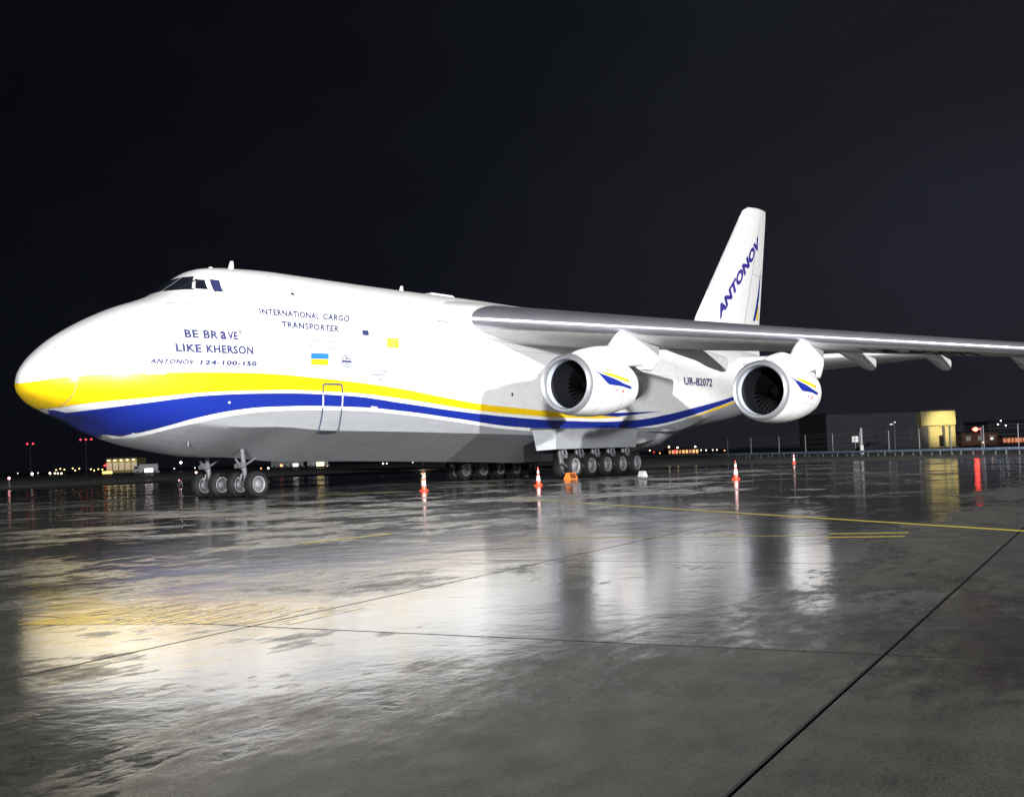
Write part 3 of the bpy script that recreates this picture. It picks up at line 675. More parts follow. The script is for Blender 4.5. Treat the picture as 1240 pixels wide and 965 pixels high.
def nhit(px, py, E):   # photo pixel -> (x, angle) on the cowl
    d = ray(px, py); t = np.arange(30, 90, .01); P = CAM+t[:, None]*d
    x = P[:, 0]-E[0]; rr = np.hypot(P[:, 1]+E[1], P[:, 2]-E[2]); R = pchip([0,.12,.35,1.0,2.0,3.0,4.0,4.9], [1.24,1.33,1.38,1.45,1.47,1.42,1.30,1.12], np.clip(x, 0, 4.9))
    i = np.where((x > 0) & (x < 4.9) & (rr <= R))[0]
    if not len(i): return None
    p = P[i[0]]; return (p[0]-E[0], math.degrees(math.atan2(p[2]-E[2], -(p[1]+E[1]))))
E_IN, E_OUT = (21.0, 9.6, 4.49), (26.0, 16.8, 3.90)
def zp(x, y): return (640+x/4.825, 390+y/4.825)
def poly(pts): 
    q = sorted([k for k in (nhit(*zp(*p), E_IN) for p in pts) if k]); return q
BT = poly([(370,276),(420,300),(500,330),(560,360),(620,386)]); BB = poly([(370,278),(415,306),(440,336),(470,366),(540,374),(600,392)])
YT = poly([(418,290),(470,297),(520,312),(590,340)]); YB = poly([(418,292),(470,314),(530,334),(590,354)])
for L_ in ((BT, BB), (YT, YB)):
    a = max(L_[0][0][0], L_[1][0][0]); b = min(L_[0][-1][0], L_[1][-1][0])
    L_[0][:] = [(a, np.interp(a, *zip(*L_[0])))]+[p for p in L_[0] if a < p[0] < b]+[(b, np.interp(b, *zip(*L_[0])))]
for s in (-1, 1):
    make_engine(*E_IN, s); make_engine(*E_OUT, s)

# ================================================================== TAIL
FS = np.array([(8.6,51.5,66.0,.62),(10.2,53.9,66.05,.55),(11.2,54.7,66.2,.50),(19.7,63.25,68.4,.30),(20.35,63.95,68.55,.27),(20.75,64.9,68.6,.22),(20.9,66.3,68.62,.12)])  # z, LE, TE, half thickness
def fpt(z, xc, d=0.0, side=-1):
    a, b, t = (np.interp(z, FS[:, 0], FS[:, k]) for k in (1, 2, 3))
    h = t*(2.6*math.sqrt(max(xc, 0))*(1-xc) + .25*xc*(1-xc)*2) if xc < 1 else 0
    h = min(h, t*1.0); return (a+(b-a)*xc, side*(h+d), z)
FX = [0, .01, .03, .07, .13, .2, .3, .45, .6, .75, .9, 1.0]
FZ = [8.6, 9.4, 10.2, 11.2, 13, 15, 17, 18.5, 19.7, 20.1, 20.35, 20.6, 20.75, 20.9]
P = [[fpt(z, x, 0, -1) for x in FX]+[fpt(z, x, 0, 1) for x in FX[-2:0:-1]] for z in FZ]
m = MB().grid(P, wrap=True); m.add(P[-1], [tuple(range(len(P[-1])))]); fin = m.build('tail_fin', 'white', plane, smooth=50)
def fgrid(name, material, x0, x1, z0, z1, d, parent=fin):
    m = MB()
    for sd in (-1, 1): m.grid([[fpt(z, x0(z)+(x1(z)-x0(z))*i/5, d, sd) for i in range(6)] for z in np.linspace(z0, z1, 14)])
    return m.build(name, material, parent, smooth=60)
fgrid('fin_leading_edge', 'finedge', lambda z: .0, lambda z: .035, 13.2, 19.5, .006)
fgrid('rudder_seam', 'seam', lambda z: .675, lambda z: .683, 9.5, 20.2, .008)
for z in (15.2,): fgrid('rudder_seam', 'seam', lambda q: .68, lambda q: .995, z, z+.03, .008)
def fin_map(tl, tr, br, bl):
    TL, TR, BR, BL = [ypl(*p, -.42) for p in (tl, tr, br, bl)]
    def f(u, v):
        p = (BL+(BR-BL)*u)*(1-v)+(TL+(TR-TL)*u)*v; z = p[2]; a, b = np.interp(z, FS[:, 0], FS[:, 1]), np.interp(z, FS[:, 0], FS[:, 2])
        return fpt(z, max(.02, min(.985, (p[0]-a)/(b-a))), .02, -1)
    return f
def z7(x, y): return (820+x/6.033, 240+y/6.033)
lay_text('lettering', 'violet', 'ANTONOV', fin_map(z7(287,812), z7(603,270), z7(622,348), z7(305,890)), parent=fin, space=1.02, weight=.055, cuts=(12, 6))
def fin_poly(name, material, pts, d=.02):
    tri = []
    for p in pts:
        q = ypl(*p, -.25); z = q[2]; a, b = np.interp(z, FS[:, 0], FS[:, 1]), np.interp(z, FS[:, 0], FS[:, 2]); tri.append(fpt(z, max(.02, min(.99, (q[0]-a)/(b-a))), d, -1))
    n = len(tri)//2; return MB().grid([[tri[i], tri[-1-i]] for i in range(n)]).build(name, material, fin, smooth=0)
fin_poly('blue_flash', 'blue', [z7(555,897), z7(575,820), z7(595,720), z7(610,620), z7(622,520), z7(622,530), z7(618,640), z7(610,740), z7(598,810), z7(576,897)])
fin_poly('yellow_flash', 'yellow', [z7(585,880), z7(598,812), z7(606,775), z7(609,790), z7(607,830), z7(606,900)])
# tailplane
for side in (-1, 1):
    st = [(1.2, 56.0, 7.75, 10.0, .10), (13.3, 63.7, 7.95, 3.9, .09), (13.7, 64.4, 7.95, 3.0, .06)]; st = np.array(st)
    def spt(y, xc, upper):
        X0, Z0, ch, t = (np.interp(y, st[:, 0], st[:, k]) for k in (1, 2, 3, 4)); a, b = foil(xc, t); c_ = .055*xc*(1-xc)
        return (X0+xc*ch, side*y, Z0+((a-c_) if upper else (b-c_))*ch-.075*xc*ch)
    P = [[spt(y, x, True) for x in XC[::-1]]+[spt(y, x, False) for x in XC[1:]] for y in (1.2, 4, 8, 11, 13.3, 13.7)]
    m = MB().grid(P); m.add(P[-1], [tuple(range(len(P[-1])))]); tp = m.build('tailplane', 'wing', plane, smooth=50)
    P = [[spt(y, x, True) for x in (.06, .03, .012, .004)]+[spt(y, 0, True)]+[spt(y, x, False) for x in (.004, .012, .03)] for y in (1.4, 4, 8, 11, 13.3)]
    m = MB(); m.grid([[(p[0]-.008, p[1], p[2]+(.008 if i < 5 else -.008)) for i, p in enumerate(r)] for r in P]); m.build('leading_edge', 'white', tp, smooth=60)

# ================================================================== LANDING GEAR
def wheel(parent, c, R, Wd, out):   # tyre + rim, axle along Y, out = side showing the dish
    h = Wd/2; rr = R*.62
    prof = [(-h*.62, rr), (-h*.86, rr*1.12), (-h, R*.74), (-h*.97, R*.88), (-h*.72, R*.97), (-h*.3, R), (h*.3, R), (h*.72, R*.97), (h*.97, R*.88), (h, R*.74), (h*.86, rr*1.12), (h*.62, rr)]
    t = MB().lathe(prof, 'Y', c, 32).build('tyre', 'tyre', parent, smooth=35)
    m = MB(); d = MB(); u = MB()
    for s in (-1, 1):
        m.lathe([(s*h*.60, rr*1.04), (s*h*.84, rr*1.0), (s*h*.86, rr*.90), (s*h*.70, rr*.80)], 'Y', c, 28)
        d.lathe([(s*h*.71, rr*.80), (s*h*.34, rr*.72), (s*h*.30, rr*.44)], 'Y', c, 28)
        u.lathe([(s*h*.30, rr*.46), (s*h*.62, rr*.42), (s*h*.80, rr*.28), (s*h*.82, .005)], 'Y', c, 24)
        for k in range(8):
            a = 2*math.pi*k/8; u.tube((c[0]+rr*.58*math.sin(a), c[1]+s*h*.27, c[2]+rr*.58*math.cos(a)), (c[0]+rr*.58*math.sin(a), c[1]+s*h*.44, c[2]+rr*.58*math.cos(a)), rr*.06, n=6)
    m.build('wheel_rim', 'rim', parent, smooth=35); d.build('wheel_dish', 'dish', parent, smooth=35); u.build('wheel_hub', 'rim', parent, smooth=35)
def nose_leg(sy):
    c = (9.72, sy*1.1); R = .54; m = MB()
    m.tube((c[0]-.25, c[1], 2.0), (c[0]-.12, c[1], 1.0), .10); m.tube((c[0]-.12, c[1], 1.0), (c[0]-.08, c[1], .62), .085)
    m.tube((c[0]-.1, c[1]-.62, .56), (c[0]-.1+.1, c[1]+.62, .56), .07)
    leg = m.build('nose_gear_leg', 'gear', plane, smooth=40)
    m = MB(); m.tube((c[0]-.15, c[1], 1.3), (c[0]+.5, c[1], 1.62), .04); m.tube((c[0]-.6, c[1], 1.6), (c[0]-.15, c[1], 1.05), .05); m.build('drag_brace', 'gear', leg, smooth=40)
    m = MB(); m.box((c[0]-.32, c[1], 1.35), (.22, .34, .22)); m.tube((c[0]-.45, c[1]-.12, 1.3), (c[0]-.5, c[1]-.12, 1.3), .09); m.tube((c[0]-.45, c[1]+.12, 1.3), (c[0]-.5, c[1]+.12, 1.3), .09); m.build('taxi_light_box', 'gear', leg, smooth=40)
    m = MB(); m.tube((c[0]-.28, c[1], .98), (c[0]-.40, c[1], .72), .04); m.tube((c[0]-.40, c[1], .72), (c[0]-.12, c[1], .6), .04); m.build('torque_link', 'gear', leg, smooth=40)
    for w in (-.54, .54): wheel(leg, (c[0], c[1]+w, R), R, .42, sy)
nose_leg(-1); nose_leg(1)
def main_leg(k, sy):
    X = 30.35+1.713*k; R = .67; y = sy*3.72; m = MB()
    m.tube((X-.75, y, 2.1), (X-.72, y, 1.15), .13); m.tube((X-.72, y, 1.15), (X-.70, y, .86), .10)
    m.tube((X-.72, y, .9), (X, y, .64), .11); m.tube((X, y-.62, .635), (X, y+.62, .635), .08)
    leg = m.build('main_gear_leg', 'gear', plane, smooth=40)
    m = MB(); m.tube((X-.72, y+sy*.28, 1.72), (X-.55, y+sy*.34, 1.28), .06); m.tube((X-.9, y+sy*.30, 1.68), (X-.9, y+sy*.30, 1.30), .045); m.box((X-.70, y+sy*.30, 1.22), (.30, .14, .24)); m.build('shock_brace', 'gear', leg, smooth=40)
    m = MB(); m.tube((X-.95, y+sy*.2, 1.25), (X-.98, y+sy*.36, .85), .045); m.tube((X-.98, y+sy*.36, .85), (X-.62, y+sy*.36, .62), .045); m.build('torque_link', 'gear', leg, smooth=40)
    for w in (-.36, .36): wheel(leg, (X, y+w, R), R, .44, sy)
for sy in (-1, 1):
    for k in range(5): main_leg(k, sy)
# main gear doors and the bay's shade box
for sy in (-1, 1):
    m = MB()   # black box for the bay's shade, also keeps light off the far wheels
    m.box((33.0, sy*2.6, 1.72), (8.6, 1.2, 1.5)); m.build('gear_bay_shade', 'black', plane, smooth=0)
    xs = [28.35, 29.9, 31.7, 34.2, 37.0]
    for a, b in zip(xs[:-1], xs[1:]):
        m = MB(); t = .07; g = .012
        y_ = lambda z: sy*(4.34 - .05*(2.6-z))
        v = [(a+g, y_(1.6), 1.6), (b-g, y_(1.6), 1.6), (b-g+.25*(b > 36), y_(2.62), 2.62), (a+g, y_(2.62), 2.62)]
        m.add(v+[(p[0], p[1]-sy*t, p[2]) for p in v], [(0, 1, 2, 3), (7, 6, 5, 4), (0, 4, 5, 1), (1, 5, 6, 2), (2, 6, 7, 3), (3, 7, 4, 0)])
        m.build('gear_door', 'belly', plane, smooth=0)
    # front return of the fairing and the blend behind the doors
    m = MB(); m.add([(28.36, sy*4.33, 2.62), (28.36, sy*4.29, 1.6), (27.7, sy*3.5, 1.55), (27.5, sy*3.4, 2.62)], [(0, 1, 2, 3)]); m.build('gear_door', 'belly', plane, smooth=0)
    P = []
    for u in np.linspace(0, 1, 16):
        X = 27.3+17.5*u; bul = math.sin(math.pi*min(1, max(0, u)))**.55; z0 = 2.72
        yb_ = float(yz(X, z0)); P.append([(X, sy*(yb_-.03), z0+.04), (X, sy*(yb_-.03+(4.36-yb_)*bul), z0-.06), (X, sy*(yb_-.06+(4.34-yb_)*bul), 2.55-.05*bul), (X, sy*(max(.3, yb_-1.2)), 2.5-.06)])
    MB().grid(P).build('gear_fairing', 'belly', plane, smooth=50)
    P = []
    for u in np.linspace(0, 1, 10):
        X = 37.2+7.5*u; s_ = (1-u)**.8; P.append([(X, sy*(3.3+1.0*s_-.25*u), 2.60+.2*u), (X, sy*(3.2+1.0*s_-.4*u), 1.75+.6*u), (X, sy*(2.2-.3*u), 1.15+.6*u), (X, 0, 1.05+.45*u)])
    MB().grid(P).build('gear_fairing', 'belly', plane, smooth=50)
m = MB()   # chin probes and small drain masts
m.tube((6.3, -1.6, 2.35), (6.3, -1.6, 2.15), .04); m.tube((5.2, -1.9, 2.75), (5.25, -2.0, 2.70), .06); m.build('drain_mast', 'gear', plane)

# ================================================================== CONES AND CHOCKS
def make_cone(loc, label):
    r = tag(empty('traffic_cone', loc), label, 'traffic cone', 'traffic cones round the airplane')
    b = MB().box((0, 0, .02), (.27, .27, .04)); b.build('base', 'cone', r, smooth=0)
    def rr(z): return .12-.10*(z/.78)
    for nm, mt, za, zb_ in (('cone_body', 'cone', .04, .20), ('reflective_band', 'band', .20, .42), ('cone_body', 'cone', .42, .52), ('reflective_band', 'band', .52, .66), ('cone_body', 'cone', .66, .80)):
        P = [(za, rr(za)), (zb_, rr(zb_))]
        if zb_ > .79: P += [(.80, .002)]
        MB().lathe(P, 'Z', (0, 0, 0), 20).build(nm, mt, r, smooth=40)
    return r
def on_ground(px, py, D):     # ground point on the column of pixel px at depth D
    p = dep(px, py, D); return (p[0], p[1], 0)
make_cone((19.29, -9.16, 0), 'red and white traffic cone standing in front of the main wheels near the engine')
make_cone((23.18, -16.78, 0), 'orange and white traffic cone alone on the open apron under the outboard engine')
make_cone((62.5, -3.9, 0), 'small far pink-red traffic cone on the apron towards the guard rail')
make_cone((14.7, -6.42, 0), 'pale lit traffic cone below the belly between nose wheels and main wheels')
def make_chock(loc, rz, label, mt, stripes):
    r = tag(empty('wheel_chock', loc, rz), label, 'wheel chock', 'wheel chocks at the main wheels')
    m = MB(); w = .72; m.add([(x*w/2, y, z) for x in (-1, 1) for y, z in ((-.22, 0), (.22, 0), (.06, .34), (-.06, .34))], [(0, 1, 2, 3), (7, 6, 5, 4), (0, 4, 5, 1), (1, 5, 6, 2), (2, 6, 7, 3), (3, 7, 4, 0)])
    m.build('chock_block', mt, r, smooth=0)
    for k in stripes:
        m = MB(); m.add([(k*w/2-.06, -.228, .04), (k*w/2+.04, -.228, .04), (k*w/2+.10, -.085, .31), (k*w/2, -.085, .31)], [(0, 1, 2, 3)]); m.build('dark_stripe', 'black', r, smooth=0)
    return r
make_chock((28.75, -4.9, 0), .0, 'orange and black wheel chock ahead of the first main wheel', 'orange', (-.7, -.3, .1, .5))
p = on_ground(781, 570, 67)
p = dep(778, 573, 63.5)
make_chock((p[0], p[1], 0), 1.2, 'white wheel chock with dark stripes behind the last main wheel', 'chockwhite', (-.4, .2)).scale = (.62, .75, .8)

# ================================================================== GUARD RAIL AND FENCE
ra, rb = np.array([147.0, 57.5]), np.array([66.0, -33.5])    # line of the low rail, far end to near end
rd = (rb-ra)/np.linalg.norm(rb-ra); rn = np.array([-rd[1], rd[0]]); rl = np.linalg.norm(rb-ra)
rail = tag(empty('guard_rail', (ra[0], ra[1], 0)), 'long low blue-grey guard rail along the far edge of the apron', 'guard rail')
def rp(s, o=0.0, z=0.0): q = rd*s+rn*o; return (q[0], q[1], z)
m = MB()
for o_ in (0, .55):
    for z in (.48,): m.tube(rp(0, o_, z), rp(rl, o_, z), .12, n=8)
m.build('rail_tube', 'rail', rail)
m0 = MB().box((0, 0, .22), (.09, .09, .44)).build('rail_post', 'post', rail, smooth=0); m0.location = rp(1, 0, 0)
n_r = int(rl/3.2)
for k in range(n_r):
    for o_ in (0, .55):
        if k == 0 and o_ == 0: continue
        c = m0.copy(); COL.objects.link(c); c.location = rp(1+3.2*k+(o_ > 0)*1.0, o_, 0)
fa, fb = ra+np.array([14, -8.0])*1.2, rb+np.array([14, -8.0])*1.2
fence = tag(empty('perimeter_fence', (fa[0], fa[1], 0)), 'tall wire perimeter fence of thin grey posts behind the low rail', 'fence')
m = MB().tube((0, 0, 0), (0, 0, 2.9), .055, n=8).build('fence_post', 'post', fence)
proj_d = rd
def upx(x, y): 
    d = np.array([x, y, 0])-CAM; return CW/2+CF*(d@_r)/(d@_f)
want = [817, 849, 880, 910, 944, 976, 1009, 1042, 1077, 1114, 1152, 1192, 1234]
S = np.linspace(0, rl, 4000); U = np.array([upx(*(fa+rd*s)) for s in S]); first = True
for w in want:
    s = S[np.argmin(abs(U-w))]; o = m if first else m.copy()
    if not first: COL.objects.link(o)
    first = False; o.location = rp(s)
w_ = MB()
for z in (.4, 1.1, 1.8, 2.5, 2.85): w_.tube(rp(0, 0, z), rp(rl, 0, z), .012, n=4, cap=False)
for k in range(0): pass
w_.build('fence_wires', 'post', fence)

# ================================================================== LAMPS, BUILDINGS, VEHICLES ROUND THE AIRFIELD
def lamp(px, py, D, col, s, r, label, base=True, cat='lamp', group='distant lamps round the airfield', name='street_lamp', arm=True, flat=1.0):
    p = dep(px, py, D); z = max(p[2], .35); o = tag(empty(name, (p[0], p[1], 0)), label, cat, group)
    m = MB()
    m.tube((0, 0, 0), (0, 0, z+.15), max(.05, .012*z), n=8); m.box((0, 0, .05), (.3, .3, .1)); m.build('pole', 'pole', o)
    d = (CAM-p)[:2]; d = d/np.linalg.norm(d)*(.6 if arm else .05)
    if arm and z > 2: MB().tube((0, 0, z+.1), (d[0], d[1], z+.12), .05, n=6).box((d[0], d[1], z+r*.9), (.5, .4, .14)).build('arm', 'pole', o)
    s *= .75; r *= .72; h = MB().lathe([(-r*.95, .01), (-r*.7, r*.7), (0, r), (r*.6, r*.75), (r*.9, .02)], 'Z', (0, 0, 0), 12).build('lamp_head', glow(col, s), o); h.location = (d[0], d[1], z); h.scale = (flat, flat, 1)
    return o
WH, WA, YE, RE, OR = (1, .95, .9), (1, .80, .55), (1, .72, .25), (1, .03, .05), (1, .30, .08)
lamp(11, 579, 120, (1, .35, .4), 6, .20, 'low pinkish marker lamp at the far left edge of the apron', arm=False, name='marker_lamp')
lamp(21.5, 573, 420, WH, 3, .28, 'faint white lamp, first of the row along the dark horizon under the nose')
lamp(39, 573.5, 420, WH, 14, .55, 'bright white lamp standing alone left of the yellow lamp cluster')
lamp(46, 572.5, 420, WH, 3, .28, 'faint white lamp just right of the bright lone lamp')
for i, (x, y, s, r) in enumerate(((60.5, 573, 14, .50), (66.5, 573, 8, .45), (70, 573, 8, .40), (74.5, 573, 8, .40))):
    lamp(x, y, 430, WA, s, r, ['brightest lamp at the left end of the low warm row', 'second warm lamp in the low row of four', 'third warm lamp in the low row of four', 'last warm lamp in the low row of four'][i])
for i, (x, y) in enumerate(((68, 569), (73, 567.5), (78, 568.5), (88, 567), (91, 569.5), (96, 567.5), (110, 568), (114, 569.5), (119, 568), (124, 568.5))):
    lamp(x, y, 480, YE, 5, .40, ['warm yellow lamp, lowest left of its cluster', 'warm yellow lamp, highest of the first cluster', 'warm yellow lamp closing the first cluster', 'warm yellow lamp opening the middle pair', 'lower warm lamp between the middle pair', 'upper warm lamp closing the middle pair', 'warm lamp first left of the lit terminal', 'low warm lamp second left of the terminal', 'warm lamp third left of the terminal', 'warm lamp touching the terminal corner'][i])
for i, (x, y) in enumerate(((188, 567.8), (211, 567.2), (236, 566.4))):
    lamp(x, y, 430, WH, 4, .30, ['small white lamp right of the oval coach', 'small white lamp left of the bright tall lamp', 'small white lamp right of the bright tall lamp'][i])
lamp(219, 560, 400, WH, 14, .55, 'bright white lamp on a tall pole left of the nose wheels', name='street_lamp')
lamp(237.5, 572, 160, (1, .55, .5), 7, .22, 'pinkish apron lamp close left of the nose wheels', arm=False, name='marker_lamp')
lamp(238.5, 579.5, 120, WH, 7, .17, 'low white apron lamp close left of the nose wheels', arm=False, name='marker_lamp')
lamp(217, 585, 90, (1, .25, .3), 1.2, .12, 'dim red reflective marker post left of the nose wheels', arm=False, name='marker_lamp')
lamp(316, 568.2, 300, OR, 6, .25, 'small orange lamp right beside the nose wheel'); lamp(325, 568.7, 300, WH, 10, .30, 'small white lamp just right of the nose wheel')
lamp(396, 566, 330, WA, 4, .28, 'warm lamp right of the yellow lit truck'); lamp(464, 563.4, 350, WH, 6, .32, 'left one of two close white lamps under the belly'); lamp(468.5, 563.2, 350, WH, 4, .28, 'right one of two close white lamps under the belly')
lamp(500, 561, 350, WH, 3, .25, 'faint white lamp under the belly ahead of the main wheels')
lamp(339, 561, 300, WH, 2, .22, 'faint lamp on a pole above the orange lit truck')
lamp(512, 552, 150, WA, 30, .42, 'bright warm lamp hidden behind the fuselage, mirrored below the belly'); lamp(640.5, 549, 110, WA, 22, .42, 'warm lamp behind the belly left of the main wheels')
for i, (x, y, c) in enumerate(((787, 545.4, WA), (792, 547.5, RE), (799, 548.5, OR), (810, 541.2, WA), (820.5, 541.8, WA), (842, 540.8, WA), (849, 545, WA), (855, 545, WH), (863, 544.8, WA), (868, 544.6, WA), (877.5, 545.4, OR))):
    lamp(x, y, 330, c, 7 if y < 542 else 5, .34 if y < 542 else .26, ['warm lamp right behind the rear belly', 'red lamp behind the rear belly', 'orange lamp between rear belly and lit pavilion', 'tall warm lamp over the left end of the low lit pavilion', 'tall warm lamp over the middle of the pavilion', 'tall warm lamp over the right end of the pavilion', 'lamp at the right corner of the pavilion', 'white lamp right of the pavilion', 'left one of two touching warm lamps under the tail', 'right one of two touching warm lamps under the tail', 'orange lamp under the outboard engine behind the rail'][i])
for i, (x, y) in enumerate(((1208.5, 513.8), (1212, 509.5), (1218, 515))):
    lamp(x, y, 330, (.9, .95, 1), 5, .30, ['left white lamp above the orange lit block', 'topmost white lamp above the orange lit block', 'right white lamp above the orange lit block'][i])
lamp(1191, 535.5, 250, WA, 5, .25, 'small warm lamp beside the red light mast'); lamp(1201, 531, 250, WA, 5, .30, 'warm lamp between the red light and the orange block')
# red obstruction beacons on lattice masts, left
def beacon_mast(px, py, xs, D, label):
    p = dep(px, py, D); o = tag(empty('beacon_mast', (p[0], p[1], 0)), label, 'beacon mast', 'beacon masts under the nose'); z = p[2]
    m = MB(); m.tube((0, 0, 0), (0, 0, z), .18, .10, n=8); q = dep(xs[-1], py, D)-p; q0 = dep(xs[0], py, D)-p
    m.tube((q0[0], q0[1], z-.1), (q[0], q[1], z-.1), .10, n=8); m.build('mast', 'pole', o)
    for x in xs:
        q = dep(x, py, D)-p; h = MB().lathe([(-.35, .05), (-.1, .38), (.15, .38), (.4, .05)], 'Z', (0, 0, 0), 12).build('red_beacon', glow(RE, 2.2), o); h.location = (q[0], q[1], z)
beacon_mast(36.5, 537.4, (33, 40), 420, 'mast with two dim red beacons at far left'); beacon_mast(104, 532.2, (97.5, 104, 110.5), 420, 'mast with three bright red beacons above the lamp clusters')

def facing(px, D): 
    p = dep(px, 540, D); d = (CAM-p)[:2]; return math.atan2(d[1], d[0])+math.pi/2
def building(px0, px1, pytop, D, name, label, wallm, dpt=12.0, rooft=.4, cat='building'):
    a, b = dep(px0, pytop, D), dep(px1, pytop, D); c = (a+b)/2; w = np.linalg.norm((b-a)[:2]); h = c[2]; rz = math.atan2(b[1]-a[1], b[0]-a[0])
    o = tag(empty(name, (c[0], c[1], 0), rz), label, cat)
    MB().box((0, dpt/2, h/2), (w, dpt, h)).build('wall', wallm, o, smooth=0)
    MB().box((0, dpt/2, h+rooft/2), (w+.4, dpt+.4, rooft)).build('roof', 'roof', o, smooth=0)
    return o, w, h
# lit terminal, left
o, w, h = building(128.5, 166, 554.5, 500, 'terminal_building', 'small cream terminal with five lit bays under the airplane nose', 'cream')
for k in range(5):
    x = -w/2+w*(k+.5)/5
    MB().box((x, -.06, h*.42), (w/5*.8, .08, h*.5)).build('window', glow((1, .75, .4), .35), o, smooth=0)  # glowing panels stand in for the facade lit by the canopy lamps
    MB().lathe([(-.25, .02), (-.1, .40), (.1, .45), (.25, .05)], 'Z', (x, -.9, h-.9), 10).build('canopy_lamp', glow((1, .82, .5), 7), o)
    if k < 4: MB().box((x+w/10, -.12, h/2), (.25, .2, h)).build('pier', 'cream', o, smooth=0)
MB().box((0, -.6, h-.3), (w+.3, 1.2, .25)).build('canopy', 'roof', o, smooth=0)
MB().lathe([(-.4, .02), (-.1, .5), (.2, .5), (.4, .05)], 'Z', (-w/2-.3, -.8, h*.52), 10).build('red_lamp', glow(RE, 5), o)
# yellow airfield sign
p = dep(130, 574.6, 260); o = tag(empty('airfield_sign', (p[0], p[1], 0), facing(130, 260)), 'small glowing yellow airfield sign below the lit terminal', 'sign')
MB().box((0, 0, .75), (2.2, .25, .7)).build('sign_case', 'black', o, smooth=0); MB().box((0, -.14, .75), (2.1, .03, .6)).build('sign_face', glow((1, .72, .05), 1.6), o, smooth=0)
for s in (-.8, .8): MB().tube((s, 0, 0), (s, 0, .42), .05, n=8).build('leg', 'pole', o)
# vehicles with lit sides
def truck(px, py, D, col, s, label, lw=1.9, lh=.75):
    p = dep(px, py, D); o = tag(empty('service_truck', (p[0], p[1], 0), facing(px, D)), label, 'truck', 'vehicles parked beyond the airplane')
    b = MB().box((.4, 0, 1.45), (3.9, 1.9, 1.7)); b.box((.1, 0, .55), (5.2, 1.8, .25)); b.build('box_body', 'grey', o, smooth=0)
    c = MB().box((-2.2, 0, 1.25), (1.3, 1.85, 1.4), taper=.88); c.build('cab', 'grey', o, smooth=0)
    MB().box((-2.2, -.90, 1.55), (.8, .06, .5)).build('cab_window', 'glass', o, smooth=0)
    MB().box((.4, -.97, max(.9, p[2])), (lw, .05, lh)).build('lit_panel', glow(col, s), o, smooth=0)
    for x in (-2.0, -.9+.3, 1.6):
        for y in (-.85, .85): MB().lathe([(-.12, .2), (-.14, .42), (.14, .42), (.12, .2)], 'Y', (x, y, .42), 16).build('wheel', 'tyre', o)
truck(178, 573, 260, (1, .85, .9), 5, 'far truck with a bright oval pink-white lit side', 1.7, .8)
truck(342, 568.2, 300, OR, 4, 'far truck with an orange lit side right of the nose wheel', 1.9, .5)
truck(356, 567.6, 300, WH, 4, 'far truck with a square white lit side under the belly', 1.25, .7)
truck(386, 566, 300, YE, 6, 'far truck with a yellow lit side under the belly', 1.8, .9)
# low lit pavilion under the tail
o, w, h = building(809, 846, 543.4, 330, 'lit_pavilion', 'low pavilion with a row of orange lit windows under the rear fuselage', 'brick', 8, .3)
for k in range(9):
    MB().box((-w/2+w*(k+.5)/9, -.05, h*.5), (w/9*.66, .06, h*.55)).build('window', glow((1, .5, .16), 1.3 if k % 3 else .6), o, smooth=0)
MB().box((-w*.28, -.1, h*.55), (.9, .08, .8)).build('red_sign_panel', glow(RE, 3), o, smooth=0)
# big dark hangar and its lit end block, right
o, w, h = building(1000, 1113, 500.5, 262, 'dark_hangar', 'long low dark hangar behind the fence on the right', 'hangar', 25)
for k in range(8): MB().box((-w/2+w*(k+.5)/8, -.05, h*.40), (w/8*.92, .06, h*.75)).build('hangar_door_leaf', 'hangar', o, smooth=0)
a, b = dep(1113.5, 498.5, 260), dep(1156, 502.3, 260); c = (a+b)/2; w = np.linalg.norm((b-a)[:2]); rz = math.atan2(b[1]-a[1], b[0]-a[0]); h = a[2]
o = tag(empty('lit_hangar', (c[0], c[1], 0), rz), 'cream hangar end with wide top panel and lit tall doors', 'building')
MB().box((0, 8.1, h/2), (w, 16, h)).build('wall', 'cream', o, smooth=0)
MB().box((-.1, -.35, h-1.6), (w-.1, 1.0, 3.1)).build('top_panel', 'cream', o, smooth=0)
MB().box((0, 8, h+.16), (w+.3, 16.4, .3)).build('roof', 'roof', o, smooth=0)
for x0_, x1_, mt, y in ((-.5, -.28, 'hangar', -.03), (-.25, .10, 'cream', -.06), (.12, .19, 'hangar', -.05), (.20, .30, 'cream', -.07), (.31, .36, 'hangar', -.05), (.37, .48, 'cream', -.06)):
    MB().box(((x0_+x1_)/2*w, y, (h-3.3)/2), ((x1_-x0_)*w, .08, h-3.3)).build('door_leaf', mt, o, smooth=0)
MB().box((.08*w, -.14, 1.3), (1.0, .1, 2.4)).build('side_door', 'black', o, smooth=0)
l = bpy.data.lights.new('hangar_lamp', 'SPOT'); l.energy = 6500; l.color = (1, .86, .45); l.spot_size = math.radians(62); l.spot_blend = .8; l.shadow_soft_size = .3
lo_ = bpy.data.objects.new('hangar_lamp', l); COL.objects.link(lo_); lo_.parent = o; lo_.location = (1.5, -9, 6.5); lo_.rotation_euler = (math.radians(80), 0, math.radians(4))
lp = MB().tube((1.5, -9.3, 0), (1.5, -9.3, 6.6), .07, n=8).box((1.5, -9.2, 6.7), (.4, .5, .18)); q_ = lp.build('yard_lamp_post', 'pole', o)
